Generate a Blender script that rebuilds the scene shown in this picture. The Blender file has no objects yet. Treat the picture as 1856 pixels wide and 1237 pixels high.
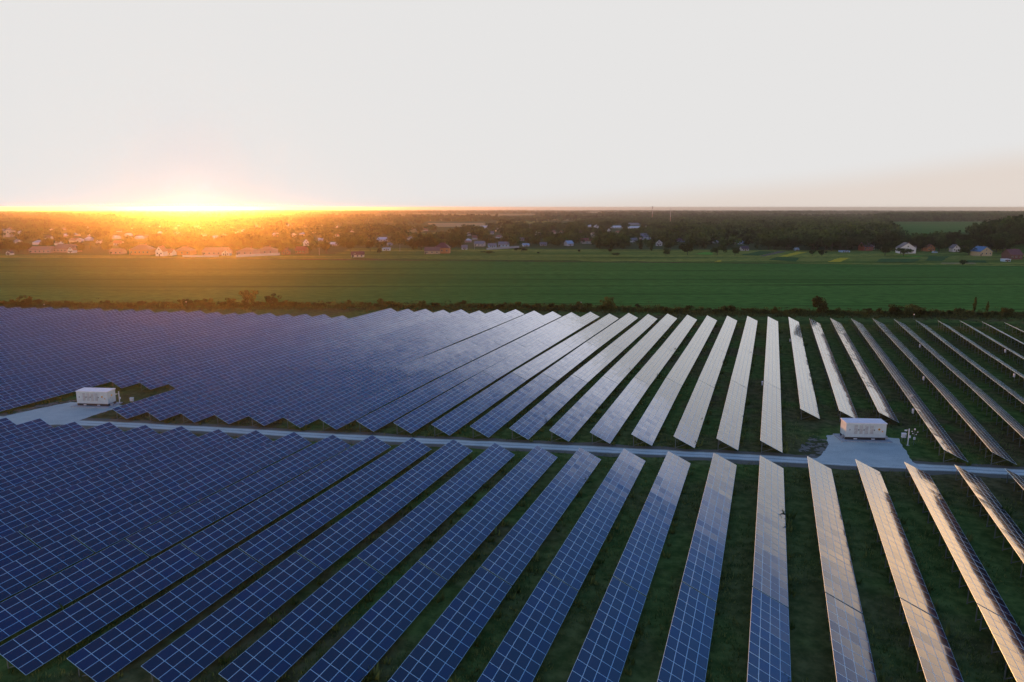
import bpy, math, random
import numpy as np
from mathutils import Vector, Matrix

R = math.radians
rng = np.random.default_rng(7)
random.seed(11)
SC = bpy.context.scene
COL = SC.collection

# ------------------------------------------------------------------ camera, sky, sun
CAM_H = 41.5
PITCH = R(10.61)
FPX = 1294.5            # focal length in pixels of the 1856 px wide photograph
cam_d = bpy.data.cameras.new('camera')
cam_d.sensor_width = 36.0
cam_d.lens = FPX / 1856 * 36
cam_d.clip_start = 0.5
cam_d.clip_end = 60000
cam = bpy.data.objects.new('camera', cam_d)
cam.location = (0, 0, CAM_H)
cam.rotation_euler = (math.pi / 2 - PITCH, 0, 0)
COL.objects.link(cam)
SC.camera = cam

SUN_EL, SUN_AZ = R(2.7), R(-23.6)      # azimuth measured from the camera heading, negative to the left
SUN_DIR = Vector((math.sin(SUN_AZ) * math.cos(SUN_EL), math.cos(SUN_AZ) * math.cos(SUN_EL), math.sin(SUN_EL)))

SC.view_settings.view_transform = 'Standard'
SC.view_settings.look = 'None'
SC.view_settings.exposure = 0.0
SC.view_settings.gamma = 1.0
SC.render.engine = 'CYCLES'
SC.cycles.use_denoising = True
SC.cycles.max_bounces = 6
SC.cycles.diffuse_bounces = 2
SC.cycles.glossy_bounces = 3
SC.cycles.transmission_bounces = 2
SC.cycles.volume_bounces = 0
SC.cycles.transparent_max_bounces = 4
SC.cycles.sample_clamp_indirect = 4.0

world = bpy.data.worlds.new('World')
SC.world = world
world.use_nodes = True
wn = world.node_tree.nodes
wl = world.node_tree.links


def wmath(op, a, b=None, c=None, clamp=False):
    n = wn.new('ShaderNodeMath')
    n.operation = op
    n.use_clamp = clamp
    for i, v in enumerate((a, b, c)):
        if v is None:
            continue
        if isinstance(v, (int, float)):
            n.inputs[i].default_value = v
        else:
            wl.new(v, n.inputs[i])
    return n.outputs[0]


def wmix(f, a, b):
    n = wn.new('ShaderNodeMix')
    n.data_type = 'RGBA'
    n.clamp_factor = True
    for s, v in ((n.inputs[0], f), (n.inputs[6], a), (n.inputs[7], b)):
        if isinstance(v, (tuple, list)):
            s.default_value = (*v, 1)
        elif isinstance(v, (int, float)):
            s.default_value = v
        else:
            wl.new(v, s)
    return n.outputs[2]


def wstep(x, e0, e1):
    n = wn.new('ShaderNodeMapRange')
    n.interpolation_type = 'SMOOTHSTEP'
    for i, v in ((0, x), (1, e0), (2, e1)):
        if isinstance(v, (int, float)):
            n.inputs[i].default_value = v
        else:
            wl.new(v, n.inputs[i])
    return n.outputs[0]


def build_world():
    bg = wn['Background']
    sky = wn.new('ShaderNodeTexSky')
    sky.sky_type = 'NISHITA'
    sky.sun_disc = False
    sky.sun_elevation = SUN_EL
    sky.sun_rotation = SUN_AZ
    sky.altitude = 150
    tc = wn.new('ShaderNodeTexCoord')
    sep = wn.new('ShaderNodeSeparateXYZ')
    wl.new(tc.outputs['Generated'], sep.inputs[0])
    x, y, z = sep.outputs
    hor = wmath('MAXIMUM', wmath('SQRT', wmath('ADD', wmath('MULTIPLY', x, x), wmath('MULTIPLY', y, y))), 0.001)
    # cosine of the azimuth away from the sun
    ca = wmath('DIVIDE', wmath('ADD', wmath('MULTIPLY', x, math.sin(SUN_AZ)), wmath('MULTIPLY', y, math.cos(SUN_AZ))), hor)
    near_sun = wstep(ca, 0.35, 1.0)
    # a veil of thin bright evening cloud low in the sky, reaching higher towards the sun
    nz = wn.new('ShaderNodeTexNoise')
    nz.inputs['Scale'].default_value = 5.0
    nz.inputs['Detail'].default_value = 5.0
    mp = wn.new('ShaderNodeMapping')
    mp.inputs['Scale'].default_value = (1, 1, 3.0)
    wl.new(tc.outputs['Generated'], mp.inputs[0])
    wl.new(mp.outputs[0], nz.inputs['Vector'])
    wob = wmath('MULTIPLY', wmath('SUBTRACT', nz.outputs[0], 0.5), 0.025)
    zz = wmath('ADD', z, wob)
    e0 = wmath('MULTIPLY_ADD', near_sun, 0.08, 0.205)
    e1 = wmath('MULTIPLY_ADD', near_sun, 0.30, 0.30)
    veil = wmath('SUBTRACT', 1.0, wstep(zz, e0, e1))
    away = wstep(ca, 0.55, 0.30)
    low = wstep(z, 0.17, 0.0)
    # the lowest band of the veil away from the sun is a little duskier and pinker
    band = wstep(wmath('ADD', wmath('ADD', z, wmath('MULTIPLY', wob, 0.5)), wmath('MULTIPLY', ca, 0.139)), 0.150, 0.108)
    vcol = wmix(wmath('MULTIPLY', band, 0.75), (0.80, 0.79, 0.78), (0.77, 0.655, 0.57))
    vcol = wmix(wmath('MULTIPLY', wmath('MULTIPLY', band, low), wmath('MULTIPLY', away, 0.6)), vcol, (0.66, 0.60, 0.58))
    # extra brightness added to the unseen sky, to lift the reflections in the panels
    crest = wmath('MULTIPLY', wstep(z, 0.265, 0.31), wstep(ca, 0.2, 0.5))
    vcol = wmix(crest, vcol, (1.5, 1.5, 1.65))
    side = wmath('MULTIPLY', wstep(ca, 0.50, 0.37), wstep(z, 0.24, 0.12))
    vcol = wmix(side, vcol, (2.2, 1.46, 0.86))
    # thinner veil close to the sun, where the air itself is already full of light
    sdot = wmath('ADD', wmath('MULTIPLY', x, SUN_DIR.x), wmath('ADD', wmath('MULTIPLY', y, SUN_DIR.y), wmath('MULTIPLY', z, SUN_DIR.z)))
    vcol = wmix(wmath('MULTIPLY', wmath('POWER', wmath('MAXIMUM', sdot, 0.0), 600.0), 0.5), vcol, (0.66, 0.70, 0.76))
    overhead = wmix(wstep(z, 0.25, 1.0), (0.030, 0.165, 0.56), (0.022, 0.095, 0.27))
    overhead = wmix(wmath('MULTIPLY', near_sun, 0.8), overhead, (0.045, 0.105, 0.36))
    base = wn.new('ShaderNodeMix')
    base.data_type = 'RGBA'
    base.blend_type = 'ADD'
    base.inputs[0].default_value = 1.0
    sc_ = wn.new('ShaderNodeVectorMath')
    sc_.operation = 'SCALE'
    wl.new(sky.outputs[0], sc_.inputs[0])
    sc_.inputs['Scale'].default_value = 0.08
    wl.new(sc_.outputs[0], base.inputs[6])
    wl.new(overhead, base.inputs[7])
    col = wmix(wmath('MULTIPLY', veil, 0.985), base.outputs[2], vcol)
    # the glare of the setting sun on the horizon
    dot = wmath('ADD', wmath('MULTIPLY', x, SUN_DIR.x), wmath('ADD', wmath('MULTIPLY', y, SUN_DIR.y), wmath('MULTIPLY', z, math.sin(R(0.4)))))
    glare = wmath('POWER', wmath('MAXIMUM', dot, 0.0), 1400.0)
    g = wn.new('ShaderNodeMix')
    g.data_type = 'RGBA'
    g.blend_type = 'ADD'
    wl.new(wmath('MULTIPLY', glare, 0.5), g.inputs[0])
    wl.new(col, g.inputs[6])
    g.inputs[7].default_value = (1.0, 0.85, 0.62, 1)
    wl.new(g.outputs[2], bg.inputs[0])
    bg.inputs[1].default_value = 1.0


build_world()

sun_d = bpy.data.lights.new('sun', 'SUN')
sun_d.energy = 3.1
sun_d.angle = R(0.6)
sun_d.color = (1.0, 0.335, 0.05)
sun = bpy.data.objects.new('sun', sun_d)
sun.rotation_euler = SUN_DIR.to_track_quat('Z', 'Y').to_euler()
sun.location = (0, 0, 200)
COL.objects.link(sun)


# ------------------------------------------------------------------ helpers
def smooth(x, a, b):
    t = np.clip((x - a) / (b - a), 0, 1)
    return t * t * (3 - 2 * t)


def height(X, Y):
    X = np.asarray(X, float)
    Y = np.asarray(Y, float)
    d = np.sqrt(X * X + Y * Y)
    far = np.maximum(d - 350, 0)
    z = -far * far / 4.6e6
    z = z - 0.55 * smooth(Y, 150, 280)
    z = z + 15.0 * np.exp(-((X - 560) / 130) ** 2 - ((Y - 800) / 170) ** 2)
    k = smooth(d, 900, 1800)
    z = z + k * (2.5 * np.sin(X / 410 + 1.0) * np.cos(Y / 530) + 2.0 * np.sin(X / 900 + Y / 700))
    return z


def H(x, y):
    return float(height(x, y))


def at(px, py):
    """the ground point seen at a pixel of the photograph"""
    u, v = px - 928, py - 618.5
    d = Vector((u, FPX * math.cos(PITCH) - v * math.sin(PITCH), -FPX * math.sin(PITCH) - v * math.cos(PITCH)))
    k = -CAM_H / d.z if d.z < -1e-6 else 1e5
    for _ in range(30):
        k = (H(d.x * k, d.y * k) - CAM_H) / d.z
    return d.x * k, d.y * k


def to_px(X, Y, Z):
    dz = Z - CAM_H
    yc = Y * math.cos(PITCH) - dz * math.sin(PITCH)
    zc = Y * math.sin(PITCH) + dz * math.cos(PITCH)
    return 928 + FPX * X / yc, 618.5 - FPX * zc / yc


def depth(X, Y):
    return Y * math.cos(PITCH) + CAM_H * math.sin(PITCH)


class MB:
    """collects faces and links them as one mesh object"""

    def __init__(self):
        self.v, self.f, self.m = [], [], []

    def quad(self, pts, mi=0):
        n = len(self.v)
        self.v += [tuple(p) for p in pts]
        self.f.append(tuple(range(n, n + len(pts))))
        self.m.append(mi)

    def box(self, c, s, mi=0, rz=0.0, top_scale=1.0):
        cx, cy, cz = c
        sx, sy, sz = s[0] / 2, s[1] / 2, s[2] / 2
        ca, sa = math.cos(rz), math.sin(rz)
        p = []
        for dz, k in ((-sz, 1.0), (sz, top_scale)):
            for dx, dy in ((-sx, -sy), (sx, -sy), (sx, sy), (-sx, sy)):
                dx, dy = dx * k, dy * k
                p.append((cx + dx * ca - dy * sa, cy + dx * sa + dy * ca, cz + dz))
        n = len(self.v)
        self.v += p
        for q in ((3, 2, 1, 0), (4, 5, 6, 7), (0, 1, 5, 4), (1, 2, 6, 5), (2, 3, 7, 6), (3, 0, 4, 7)):
            self.f.append(tuple(n + i for i in q))
            self.m.append(mi)

    def bar(self, a, b, w, h, mi=0):
        """a rectangular bar from a to b"""
        a, b = Vector(a), Vector(b)
        d = (b - a).normalized()
        up = Vector((0, 0, 1)) if abs(d.z) < 0.9 else Vector((0, 1, 0))
        s = d.cross(up).normalized()
        t = s.cross(d).normalized()
        n = len(self.v)
        for e in (a, b):
            for i, j in ((-1, -1), (1, -1), (1, 1), (-1, 1)):
                self.v.append(tuple(e + s * (i * w / 2) + t * (j * h / 2)))
        for q in ((3, 2, 1, 0), (4, 5, 6, 7), (0, 1, 5, 4), (1, 2, 6, 5), (2, 3, 7, 6), (3, 0, 4, 7)):
            self.f.append(tuple(n + i for i in q))
            self.m.append(mi)

    def tube(self, a, b, r0, r1, n=8, mi=0):
        a, b = Vector(a), Vector(b)
        d = (b - a).normalized()
        up = Vector((0, 0, 1)) if abs(d.z) < 0.9 else Vector((0, 1, 0))
        s = d.cross(up).normalized()
        t = s.cross(d).normalized()
        k = len(self.v)
        for e, r in ((a, r0), (b, r1)):
            for i in range(n):
                q = 2 * math.pi * i / n
                self.v.append(tuple(e + s * (r * math.cos(q)) + t * (r * math.sin(q))))
        for i in range(n):
            j = (i + 1) % n
            self.f.append((k + i, k + j, k + n + j, k + n + i))
            self.m.append(mi)
        self.f.append(tuple(k + n + i for i in range(n)))
        self.m.append(mi)
        self.f.append(tuple(k + i for i in reversed(range(n))))
        self.m.append(mi)

    def mesh(self, name, mats):
        me = bpy.data.meshes.new(name)
        me.from_pydata(self.v, [], self.f)
        for m in mats:
            me.materials.append(m)
        if len(mats) > 1:
            me.polygons.foreach_set('material_index', self.m)
        me.update()
        return me

    def build(self, name, mats, parent=None, loc=(0, 0, 0), rz=0.0):
        if not isinstance(mats, (list, tuple)):
            mats = [mats]
        return link(name, self.mesh(name, mats), parent, loc, rz)


def link(name, me, parent=None, loc=(0, 0, 0), rz=0.0):
    o = bpy.data.objects.new(name, me)
    o.location = loc
    o.rotation_euler = (0, 0, rz)
    COL.objects.link(o)
    if parent is not None:
        o.parent = parent
    return o


def tag(o, label=None, cat=None, group=None, kind=None):
    if label:
        o['label'] = label
    if cat:
        o['category'] = cat
    if group:
        o['group'] = group
    if kind:
        o['kind'] = kind
    return o


def empty(name, loc, rz=0.0):
    o = bpy.data.objects.new(name, None)
    o.empty_display_size = 0.5
    o.location = loc
    o.rotation_euler = (0, 0, rz)
    COL.objects.link(o)
    return o


def np_mesh(name, verts, faces, mats, fattr=None, mat_idx=None):
    """mesh from numpy arrays; faces is (n,k)"""
    me = bpy.data.meshes.new(name)
    nv, (nf, k) = len(verts), faces.shape
    me.vertices.add(nv)
    me.vertices.foreach_set('co', np.ascontiguousarray(verts, np.float32).ravel())
    me.loops.add(nf * k)
    me.loops.foreach_set('vertex_index', np.ascontiguousarray(faces, np.int32).ravel())
    me.polygons.add(nf)
    me.polygons.foreach_set('loop_start', np.arange(0, nf * k, k, dtype=np.int32))
    me.polygons.foreach_set('loop_total', np.full(nf, k, np.int32))
    for m in mats:
        me.materials.append(m)
    if mat_idx is not None:
        me.polygons.foreach_set('material_index', np.asarray(mat_idx, np.int32))
    if fattr is not None:
        a = me.attributes.new('tone', 'FLOAT', 'FACE')
        a.data.foreach_set('value', np.ascontiguousarray(fattr, np.float32))
    me.update(calc_edges=True)
    me.shade_flat()
    return me


# ------------------------------------------------------------------ materials
def new_mat(name):
    m = bpy.data.materials.new(name)
    m.use_nodes = True
    nt = m.node_tree
    return m, nt, nt.nodes['Principled BSDF']


def nmix(nt, f, a, b, blend='MIX'):
    n = nt.nodes.new('ShaderNodeMix')
    n.data_type = 'RGBA'
    n.blend_type = blend
    for s, v in ((n.inputs[0], f), (n.inputs[6], a), (n.inputs[7], b)):
        if isinstance(v, (tuple, list)):
            s.default_value = (*v, 1)
        elif isinstance(v, (int, float)):
            s.default_value = v
        else:
            nt.links.new(v, s)
    return n.outputs[2]


def nnoise(nt, scale, detail=4.0, coord='Object', stretch=None, rough=0.55):
    tc = nt.nodes.new('ShaderNodeTexCoord')
    n = nt.nodes.new('ShaderNodeTexNoise')
    n.inputs['Scale'].default_value = scale
    n.inputs['Detail'].default_value = detail
    n.inputs['Roughness'].default_value = rough
    src = tc.outputs[coord]
    if stretch:
        mp = nt.nodes.new('ShaderNodeMapping')
        mp.inputs['Scale'].default_value = stretch
        nt.links.new(src, mp.inputs[0])
        src = mp.outputs[0]
    nt.links.new(src, n.inputs['Vector'])
    return n.outputs[0]


def nramp(nt, f, a, b):
    n = nt.nodes.new('ShaderNodeMapRange')
    n.interpolation_type = 'SMOOTHSTEP'
    nt.links.new(f, n.inputs[0])
    n.inputs[1].default_value = a
    n.inputs[2].default_value = b
    return n.outputs[0]


def plain(name, col, rough=0.6, metal=0.0, var=0.18, scale=3.0, spec=0.5):
    m, nt, p = new_mat(name)
    n = nnoise(nt, scale, 5)
    c = nmix(nt, nramp(nt, n, 0.3, 0.7), tuple(x * (1 - var) for x in col), tuple(min(1, x * (1 + var)) for x in col))
    nt.links.new(c, p.inputs['Base Color'])
    p.inputs['Roughness'].default_value = rough
    p.inputs['Metallic'].default_value = metal
    p.inputs['Specular IOR Level'].default_value = spec
    return m


_pm = {}


def paint(col, rough=0.7):
    k = (col, rough)
    if k not in _pm:
        _pm[k] = plain('paint', col, rough)
    return _pm[k]


def mat_glass_module():
    m, nt, p = new_mat('solar_cell_glass')
    at_ = nt.nodes.new('ShaderNodeAttribute')
    at_.attribute_name = 'tone'
    oi = nt.nodes.new('ShaderNodeObjectInfo')
    s = nt.nodes.new('ShaderNodeMath')
    s.operation = 'ADD'
    nt.links.new(at_.outputs['Fac'], s.inputs[0])
    nt.links.new(oi.outputs['Random'], s.inputs[1])
    fr = nt.nodes.new('ShaderNodeMath')
    fr.operation = 'FRACT'
    nt.links.new(s.outputs[0], fr.inputs[0])
    r = nt.nodes.new('ShaderNodeValToRGB')
    e = r.color_ramp.elements
    e[0].position, e[0].color = 0.0, (0.0065, 0.0085, 0.027, 1)
    e[1].position, e[1].color = 1.0, (0.005, 0.015, 0.072, 1)
    for pos, c in ((0.35, (0.0060, 0.0105, 0.038, 1)), (0.6, (0.0115, 0.0095, 0.034, 1)), (0.8, (0.0055, 0.0125, 0.054, 1))):
        q = e.new(pos)
        q.color = c
    nt.links.new(fr.outputs[0], r.inputs[0])
    nt.links.new(r.outputs[0], p.inputs['Base Color'])
    p.inputs['IOR'].default_value = 1.5
    p.inputs['Coat Weight'].default_value = 1.0
    p.inputs['Coat IOR'].default_value = 1.5
    p.inputs['Coat Roughness'].default_value = 0.06
    # dust makes the sheen of some modules a little rougher than others
    nz = nnoise(nt, 0.35, 4)
    mr = nt.nodes.new('ShaderNodeMapRange')
    nt.links.new(nz, mr.inputs[0])
    mr.inputs[1].default_value, mr.inputs[2].default_value = 0.3, 0.7
    mr.inputs[3].default_value, mr.inputs[4].default_value = 0.09, 0.17
    nt.links.new(mr.outputs[0], p.inputs['Roughness'])
    return m


M_GLASS = mat_glass_module()
M_FRAME = plain('aluminium_frame', (0.62, 0.88, 0.98), 0.38, 0.5, 0.05)  # cyan of the reflected sky is put into the frame colour
M_BACK = plain('module_back', (0.20, 0.21, 0.22), 0.7)
M_STEEL = plain('galvanised_steel', (0.16, 0.19, 0.18), 0.6, 0.2, 0.12)
M_WHITE = plain('white_enamel', (0.78, 0.80, 0.80), 0.45, 0, 0.04)


def mat_ground():
    m, nt, p = new_mat('rough_grassland')
    n1 = nramp(nt, nnoise(nt, 0.045, 6, 'Object', (1, 1, 0)), 0.43, 0.56)
    n2 = nnoise(nt, 0.55, 8, 'Object', (1, 1, 0), 0.65)
    n3 = nramp(nt, nnoise(nt, 0.012, 4, 'Object', (1, 1, 0)), 0.35, 0.65)
    g = nmix(nt, nramp(nt, n2, 0.3, 0.7), (0.046, 0.086, 0.020), (0.140, 0.215, 0.052))
    b = nmix(nt, nramp(nt, n2, 0.3, 0.7), (0.070, 0.058, 0.024), (0.190, 0.145, 0.066))
    c = nmix(nt, n1, g, b)
    c = nmix(nt, n3, c, nmix(nt, nramp(nt, n2, 0.35, 0.7), (0.058, 0.100, 0.024), (0.150, 0.200, 0.056)))
    # beyond the solar farm: a patchwork of far fields
    tc = nt.nodes.new('ShaderNodeTexCoord')
    vo = nt.nodes.new('ShaderNodeTexVoronoi')
    vo.inputs['Scale'].default_value = 0.0021
    mp = nt.nodes.new('ShaderNodeMapping')
    mp.inputs['Scale'].default_value = (1, 0.55, 0)
    nt.links.new(tc.outputs['Object'], mp.inputs[0])
    nt.links.new(mp.outputs[0], vo.inputs['Vector'])
    r = nt.nodes.new('ShaderNodeValToRGB')
    e = r.color_ramp.elements
    e[0].color, e[1].color = (0.09, 0.15, 0.045, 1), (0.50, 0.40, 0.18, 1)
    r.color_ramp.interpolation = 'CONSTANT'
    for pos, cc in ((0.25, (0.10, 0.13, 0.05, 1)), (0.5, (0.045, 0.10, 0.03, 1)), (0.7, (0.28, 0.25, 0.10, 1)), (0.86, (0.07, 0.12, 0.04, 1))):
        q = e.new(pos)
        q.color = cc
    sp = nt.nodes.new('ShaderNodeSeparateColor')
    nt.links.new(vo.outputs['Color'], sp.inputs[0])
    nt.links.new(sp.outputs[0], r.inputs[0])
    r.color_ramp.elements[-1].position = 0.93
    sx = nt.nodes.new('ShaderNodeSeparateXYZ')
    nt.links.new(tc.outputs['Object'], sx.inputs[0])
    c = nmix(nt, nramp(nt, sx.outputs[1], 640, 700), c, r.outputs[0])
    nt.links.new(c, p.inputs['Base Color'])
    p.inputs['Roughness'].default_value = 0.95
    p.inputs['Specular IOR Level'].default_value = 0.0
    bp = nt.nodes.new('ShaderNodeBump')
    bp.inputs['Strength'].default_value = 0.8
    bp.inputs['Distance'].default_value = 0.25
    nt.links.new(n2, bp.inputs['Height'])
    nt.links.new(bp.outputs[0], p.inputs['Normal'])
    return m


def mat_field(name, a, b, scale=0.02, stretch=(0.12, 1, 0), fine=0.6):
    m, nt, p = new_mat(name)
    n1 = nramp(nt, nnoise(nt, scale, 6, 'Object', stretch), 0.3, 0.7)
    n2 = nnoise(nt, fine, 6, 'Object', (0.25, 1, 0), 0.7)
    c = nmix(nt, n1, a, b)
    c = nmix(nt, nramp(nt, n2, 0.35, 0.65), tuple(x * 0.72 for x in a), c)
    n3 = nramp(nt, nnoise(nt, 0.11, 3, 'Object', (0.03, 1, 0), 0.5), 0.56, 0.66)
    c = nmix(nt, n3, c, tuple(x * 0.55 for x in a))
    nt.links.new(c, p.inputs['Base Color'])
    p.inputs['Roughness'].default_value = 0.9
    p.inputs['Specular IOR Level'].default_value = 0.0
    bp = nt.nodes.new('ShaderNodeBump')
    bp.inputs['Strength'].default_value = 0.7
    bp.inputs['Distance'].default_value = 0.3
    nt.links.new(n2, bp.inputs['Height'])
    nt.links.new(bp.outputs[0], p.inputs['Normal'])
    return m


def mat_gravel(name, a, b):
    m, nt, p = new_mat(name)
    n1 = nnoise(nt, 0.22, 8, 'Object', (1, 1.6, 0), 0.68)
    n2 = nnoise(nt, 6.0, 4, 'Object', (1, 1, 0), 0.7)
    c = nmix(nt, nramp(nt, n1, 0.3, 0.7), a, b)
    c = nmix(nt, nramp(nt, n2, 0.3, 0.75), c, tuple(min(1, x * 1.25) for x in b))
    nt.links.new(c, p.inputs['Base Color'])
    p.inputs['Roughness'].default_value = 0.85
    bp = nt.nodes.new('ShaderNodeBump')
    bp.inputs['Strength'].default_value = 0.5
    bp.inputs['Distance'].default_value = 0.04
    nt.links.new(n2, bp.inputs['Height'])
    nt.links.new(bp.outputs[0], p.inputs['Normal'])
    return m


def mat_leaf(name, dark, light, glow=0.35):
    m = bpy.data.materials.new(name)
    m.use_nodes = True
    nt = m.node_tree
    nt.nodes.clear()
    out = nt.nodes.new('ShaderNodeOutputMaterial')
    at_ = nt.nodes.new('ShaderNodeAttribute')
    at_.attribute_name = 'tone'
    oi = nt.nodes.new('ShaderNodeObjectInfo')
    c = nmix(nt, at_.outputs['Fac'], dark, light)
    h = nt.nodes.new('ShaderNodeHueSaturation')
    mr = nt.nodes.new('ShaderNodeMapRange')
    nt.links.new(oi.outputs['Random'], mr.inputs[0])
    mr.inputs[3].default_value, mr.inputs[4].default_value = 0.475, 0.515
    nt.links.new(mr.outputs[0], h.inputs['Hue'])
    mv = nt.nodes.new('ShaderNodeMapRange')
    nt.links.new(oi.outputs['Random'], mv.inputs[0])
    mv.inputs[3].default_value, mv.inputs[4].default_value = 0.6, 1.45
    nt.links.new(mv.outputs[0], h.inputs['Value'])
    nt.links.new(c, h.inputs['Color'])
    d = nt.nodes.new('ShaderNodeBsdfDiffuse')
    t = nt.nodes.new('ShaderNodeBsdfTranslucent')
    nt.links.new(h.outputs[0], d.inputs[0])
    nt.links.new(h.outputs[0], t.inputs[0])
    mx = nt.nodes.new('ShaderNodeMixShader')
    mx.inputs[0].default_value = glow
    nt.links.new(d.outputs[0], mx.inputs[1])
    nt.links.new(t.outputs[0], mx.inputs[2])
    nt.links.new(mx.outputs[0], out.inputs[0])
    return m


M_LEAF = mat_leaf('broad_leaves', (0.011, 0.026, 0.009), (0.058, 0.098, 0.026))
M_LEAF2 = mat_leaf('hedge_leaves', (0.035, 0.045, 0.018), (0.12, 0.13, 0.035), 0.45)
M_GRASS = mat_leaf('grass_blades', (0.040, 0.075, 0.018), (0.22, 0.25, 0.075), 0.35)
M_BARK = plain('bark', (0.07, 0.055, 0.04), 0.9)

# ------------------------------------------------------------------ ground, fields, road
M_GROUND = mat_ground()


def build_ground():
    radii = np.concatenate([np.linspace(0, 400, 41), np.linspace(420, 1200, 40), np.linspace(1240, 3000, 45), np.geomspace(3100, 21000, 40)])
    na = 240
    ang = np.linspace(0, 2 * math.pi, na, endpoint=False)
    V = [(0.0, 0.0, 0.0)]
    for r in radii[1:]:
        x, y = r * np.sin(ang), r * np.cos(ang)
        V += list(zip(x, y, height(x, y)))
    F = []
    for j in range(na):
        F.append((0, 1 + (j + 1) % na, 1 + j))
    for i in range(len(radii) - 2):
        a, b = 1 + i * na, 1 + (i + 1) * na
        for j in range(na):
            k = (j + 1) % na
            F.append((a + j, a + k, b + k, b + j))
    me = bpy.data.meshes.new('ground')
    me.from_pydata(V, [], F)
    me.materials.append(M_GROUND)
    for p in me.polygons:
        p.use_smooth = True
    tag(link('ground', me), kind='structure')


build_ground()


def sheet(name, pts, mat, lift, px=True, n=24, ragged=0.0, seed=1):
    """a ground sheet whose outline is four-sided (bilinear) in world space"""
    c = [at(*p) if px else p for p in pts]
    r = np.random.default_rng(seed)
    V, F = [], []
    ja = r.normal(0, 1, (4, n + 1))
    for i in range(n + 1):
        for j in range(n + 1):
            a, b = i / n, j / n
            x = (1 - a) * ((1 - b) * c[0][0] + b * c[3][0]) + a * ((1 - b) * c[1][0] + b * c[2][0])
            y = (1 - a) * ((1 - b) * c[0][1] + b * c[3][1]) + a * ((1 - b) * c[1][1] + b * c[2][1])
            if ragged:
                if i in (0, n):
                    x += ja[0 if i == 0 else 1][j] * ragged
                if j in (0, n):
                    y += ja[2 if j == 0 else 3][i] * ragged
            V.append((x, y, H(x, y) + lift))
    for i in range(n):
        for j in range(n):
            a = i * (n + 1) + j
            F.append((a, a + n + 1, a + n + 2, a + 1))
    me = bpy.data.meshes.new(name)
    me.from_pydata(V, [], F)
    me.materials.append(mat)
    return tag(link(name, me), kind='structure')


def strip(name, path, width, mat, lift, wob=0.0, seed=3):
    r = np.random.default_rng(seed)
    P = []
    for (x0, y0), (x1, y1) in zip(path[:-1], path[1:]):
        k = max(1, int(math.hypot(x1 - x0, y1 - y0) / 3))
        P += [(x0 + (x1 - x0) * i / k, y0 + (y1 - y0) * i / k) for i in range(k)]
    P.append(path[-1])
    V, F = [], []
    for i, (x, y) in enumerate(P):
        a, b = P[max(0, i - 1)], P[min(len(P) - 1, i + 1)]
        d = Vector((b[0] - a[0], b[1] - a[1])).normalized()
        w0, w1 = width / 2 + r.normal(0, wob), width / 2 + r.normal(0, wob)
        for s in (-w0, w1):
            X, Y = x - d.y * s, y + d.x * s
            V.append((X, Y, H(X, Y) + lift))
    for i in range(len(P) - 1):
        F.append((2 * i, 2 * i + 2, 2 * i + 3, 2 * i + 1))
    me = bpy.data.meshes.new(name)
    me.from_pydata(V, [], F)
    me.materials.append(mat)
    q = me.attributes.new('across', 'FLOAT', 'POINT')
    q.data.foreach_set('value', np.tile([0.0, 1.0], len(P)).astype(np.float32))
    return tag(link(name, me), kind='structure')


def mat_track():
    """a gravel road with two worn wheel tracks and a grassy crown"""
    m = mat_gravel('gravel_track', (0.46, 0.49, 0.42), (0.62, 0.64, 0.56))
    nt = m.node_tree
    p = nt.nodes['Principled BSDF']
    base = p.inputs['Base Color'].links[0].from_socket
    at_ = nt.nodes.new('ShaderNodeAttribute')
    at_.attribute_name = 'across'
    w = nt.nodes.new('ShaderNodeMath')
    w.operation = 'MULTIPLY_ADD'
    w.inputs[1].default_value, w.inputs[2].default_value = 0.22, -0.11
    nt.links.new(nnoise(nt, 0.7, 5, 'Object', (1, 1, 0), 0.65), w.inputs[0])
    ad = nt.nodes.new('ShaderNodeMath')
    nt.links.new(at_.outputs['Fac'], ad.inputs[0])
    nt.links.new(w.outputs[0], ad.inputs[1])
    r = nt.nodes.new('ShaderNodeValToRGB')
    e = r.color_ramp.elements
    e[0].position, e[0].color = 0.04, (0.45, 0.42, 0.34, 1)
    e[1].position, e[1].color = 0.97, (0.45, 0.42, 0.34, 1)
    for pos, v in ((0.16, 1.0), (0.36, 1.08), (0.50, 0.66), (0.64, 1.08), (0.86, 1.0)):
        k = e.new(pos)
        k.color = (v, v, v * .98, 1)
    nt.links.new(ad.outputs[0], r.inputs[0])
    nt.links.new(nmix(nt, 1.0, base, r.outputs[0], 'MULTIPLY'), p.inputs['Base Color'])
    return m


def fan(name, pts, mat, lift, rag=0.12):
    """a flat sheet with an irregular outline on the level farm ground"""
    c0_ = [at(*p) for p in pts]
    r = np.random.default_rng(len(pts))
    c = []
    for (x0, y0), (x1, y1) in zip(c0_, c0_[1:] + c0_[:1]):
        k = max(1, int(math.hypot(x1 - x0, y1 - y0) / 0.8))
        for i in range(k):
            c.append((x0 + (x1 - x0) * i / k + r.normal(0, rag), y0 + (y1 - y0) * i / k + r.normal(0, rag)))
    me = bpy.data.meshes.new(name)
    me.from_pydata([(x, y, H(x, y) + lift) for x, y in c], [], [tuple(range(len(c)))])
    me.materials.append(mat)
    return tag(link(name, me), kind='structure')


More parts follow.
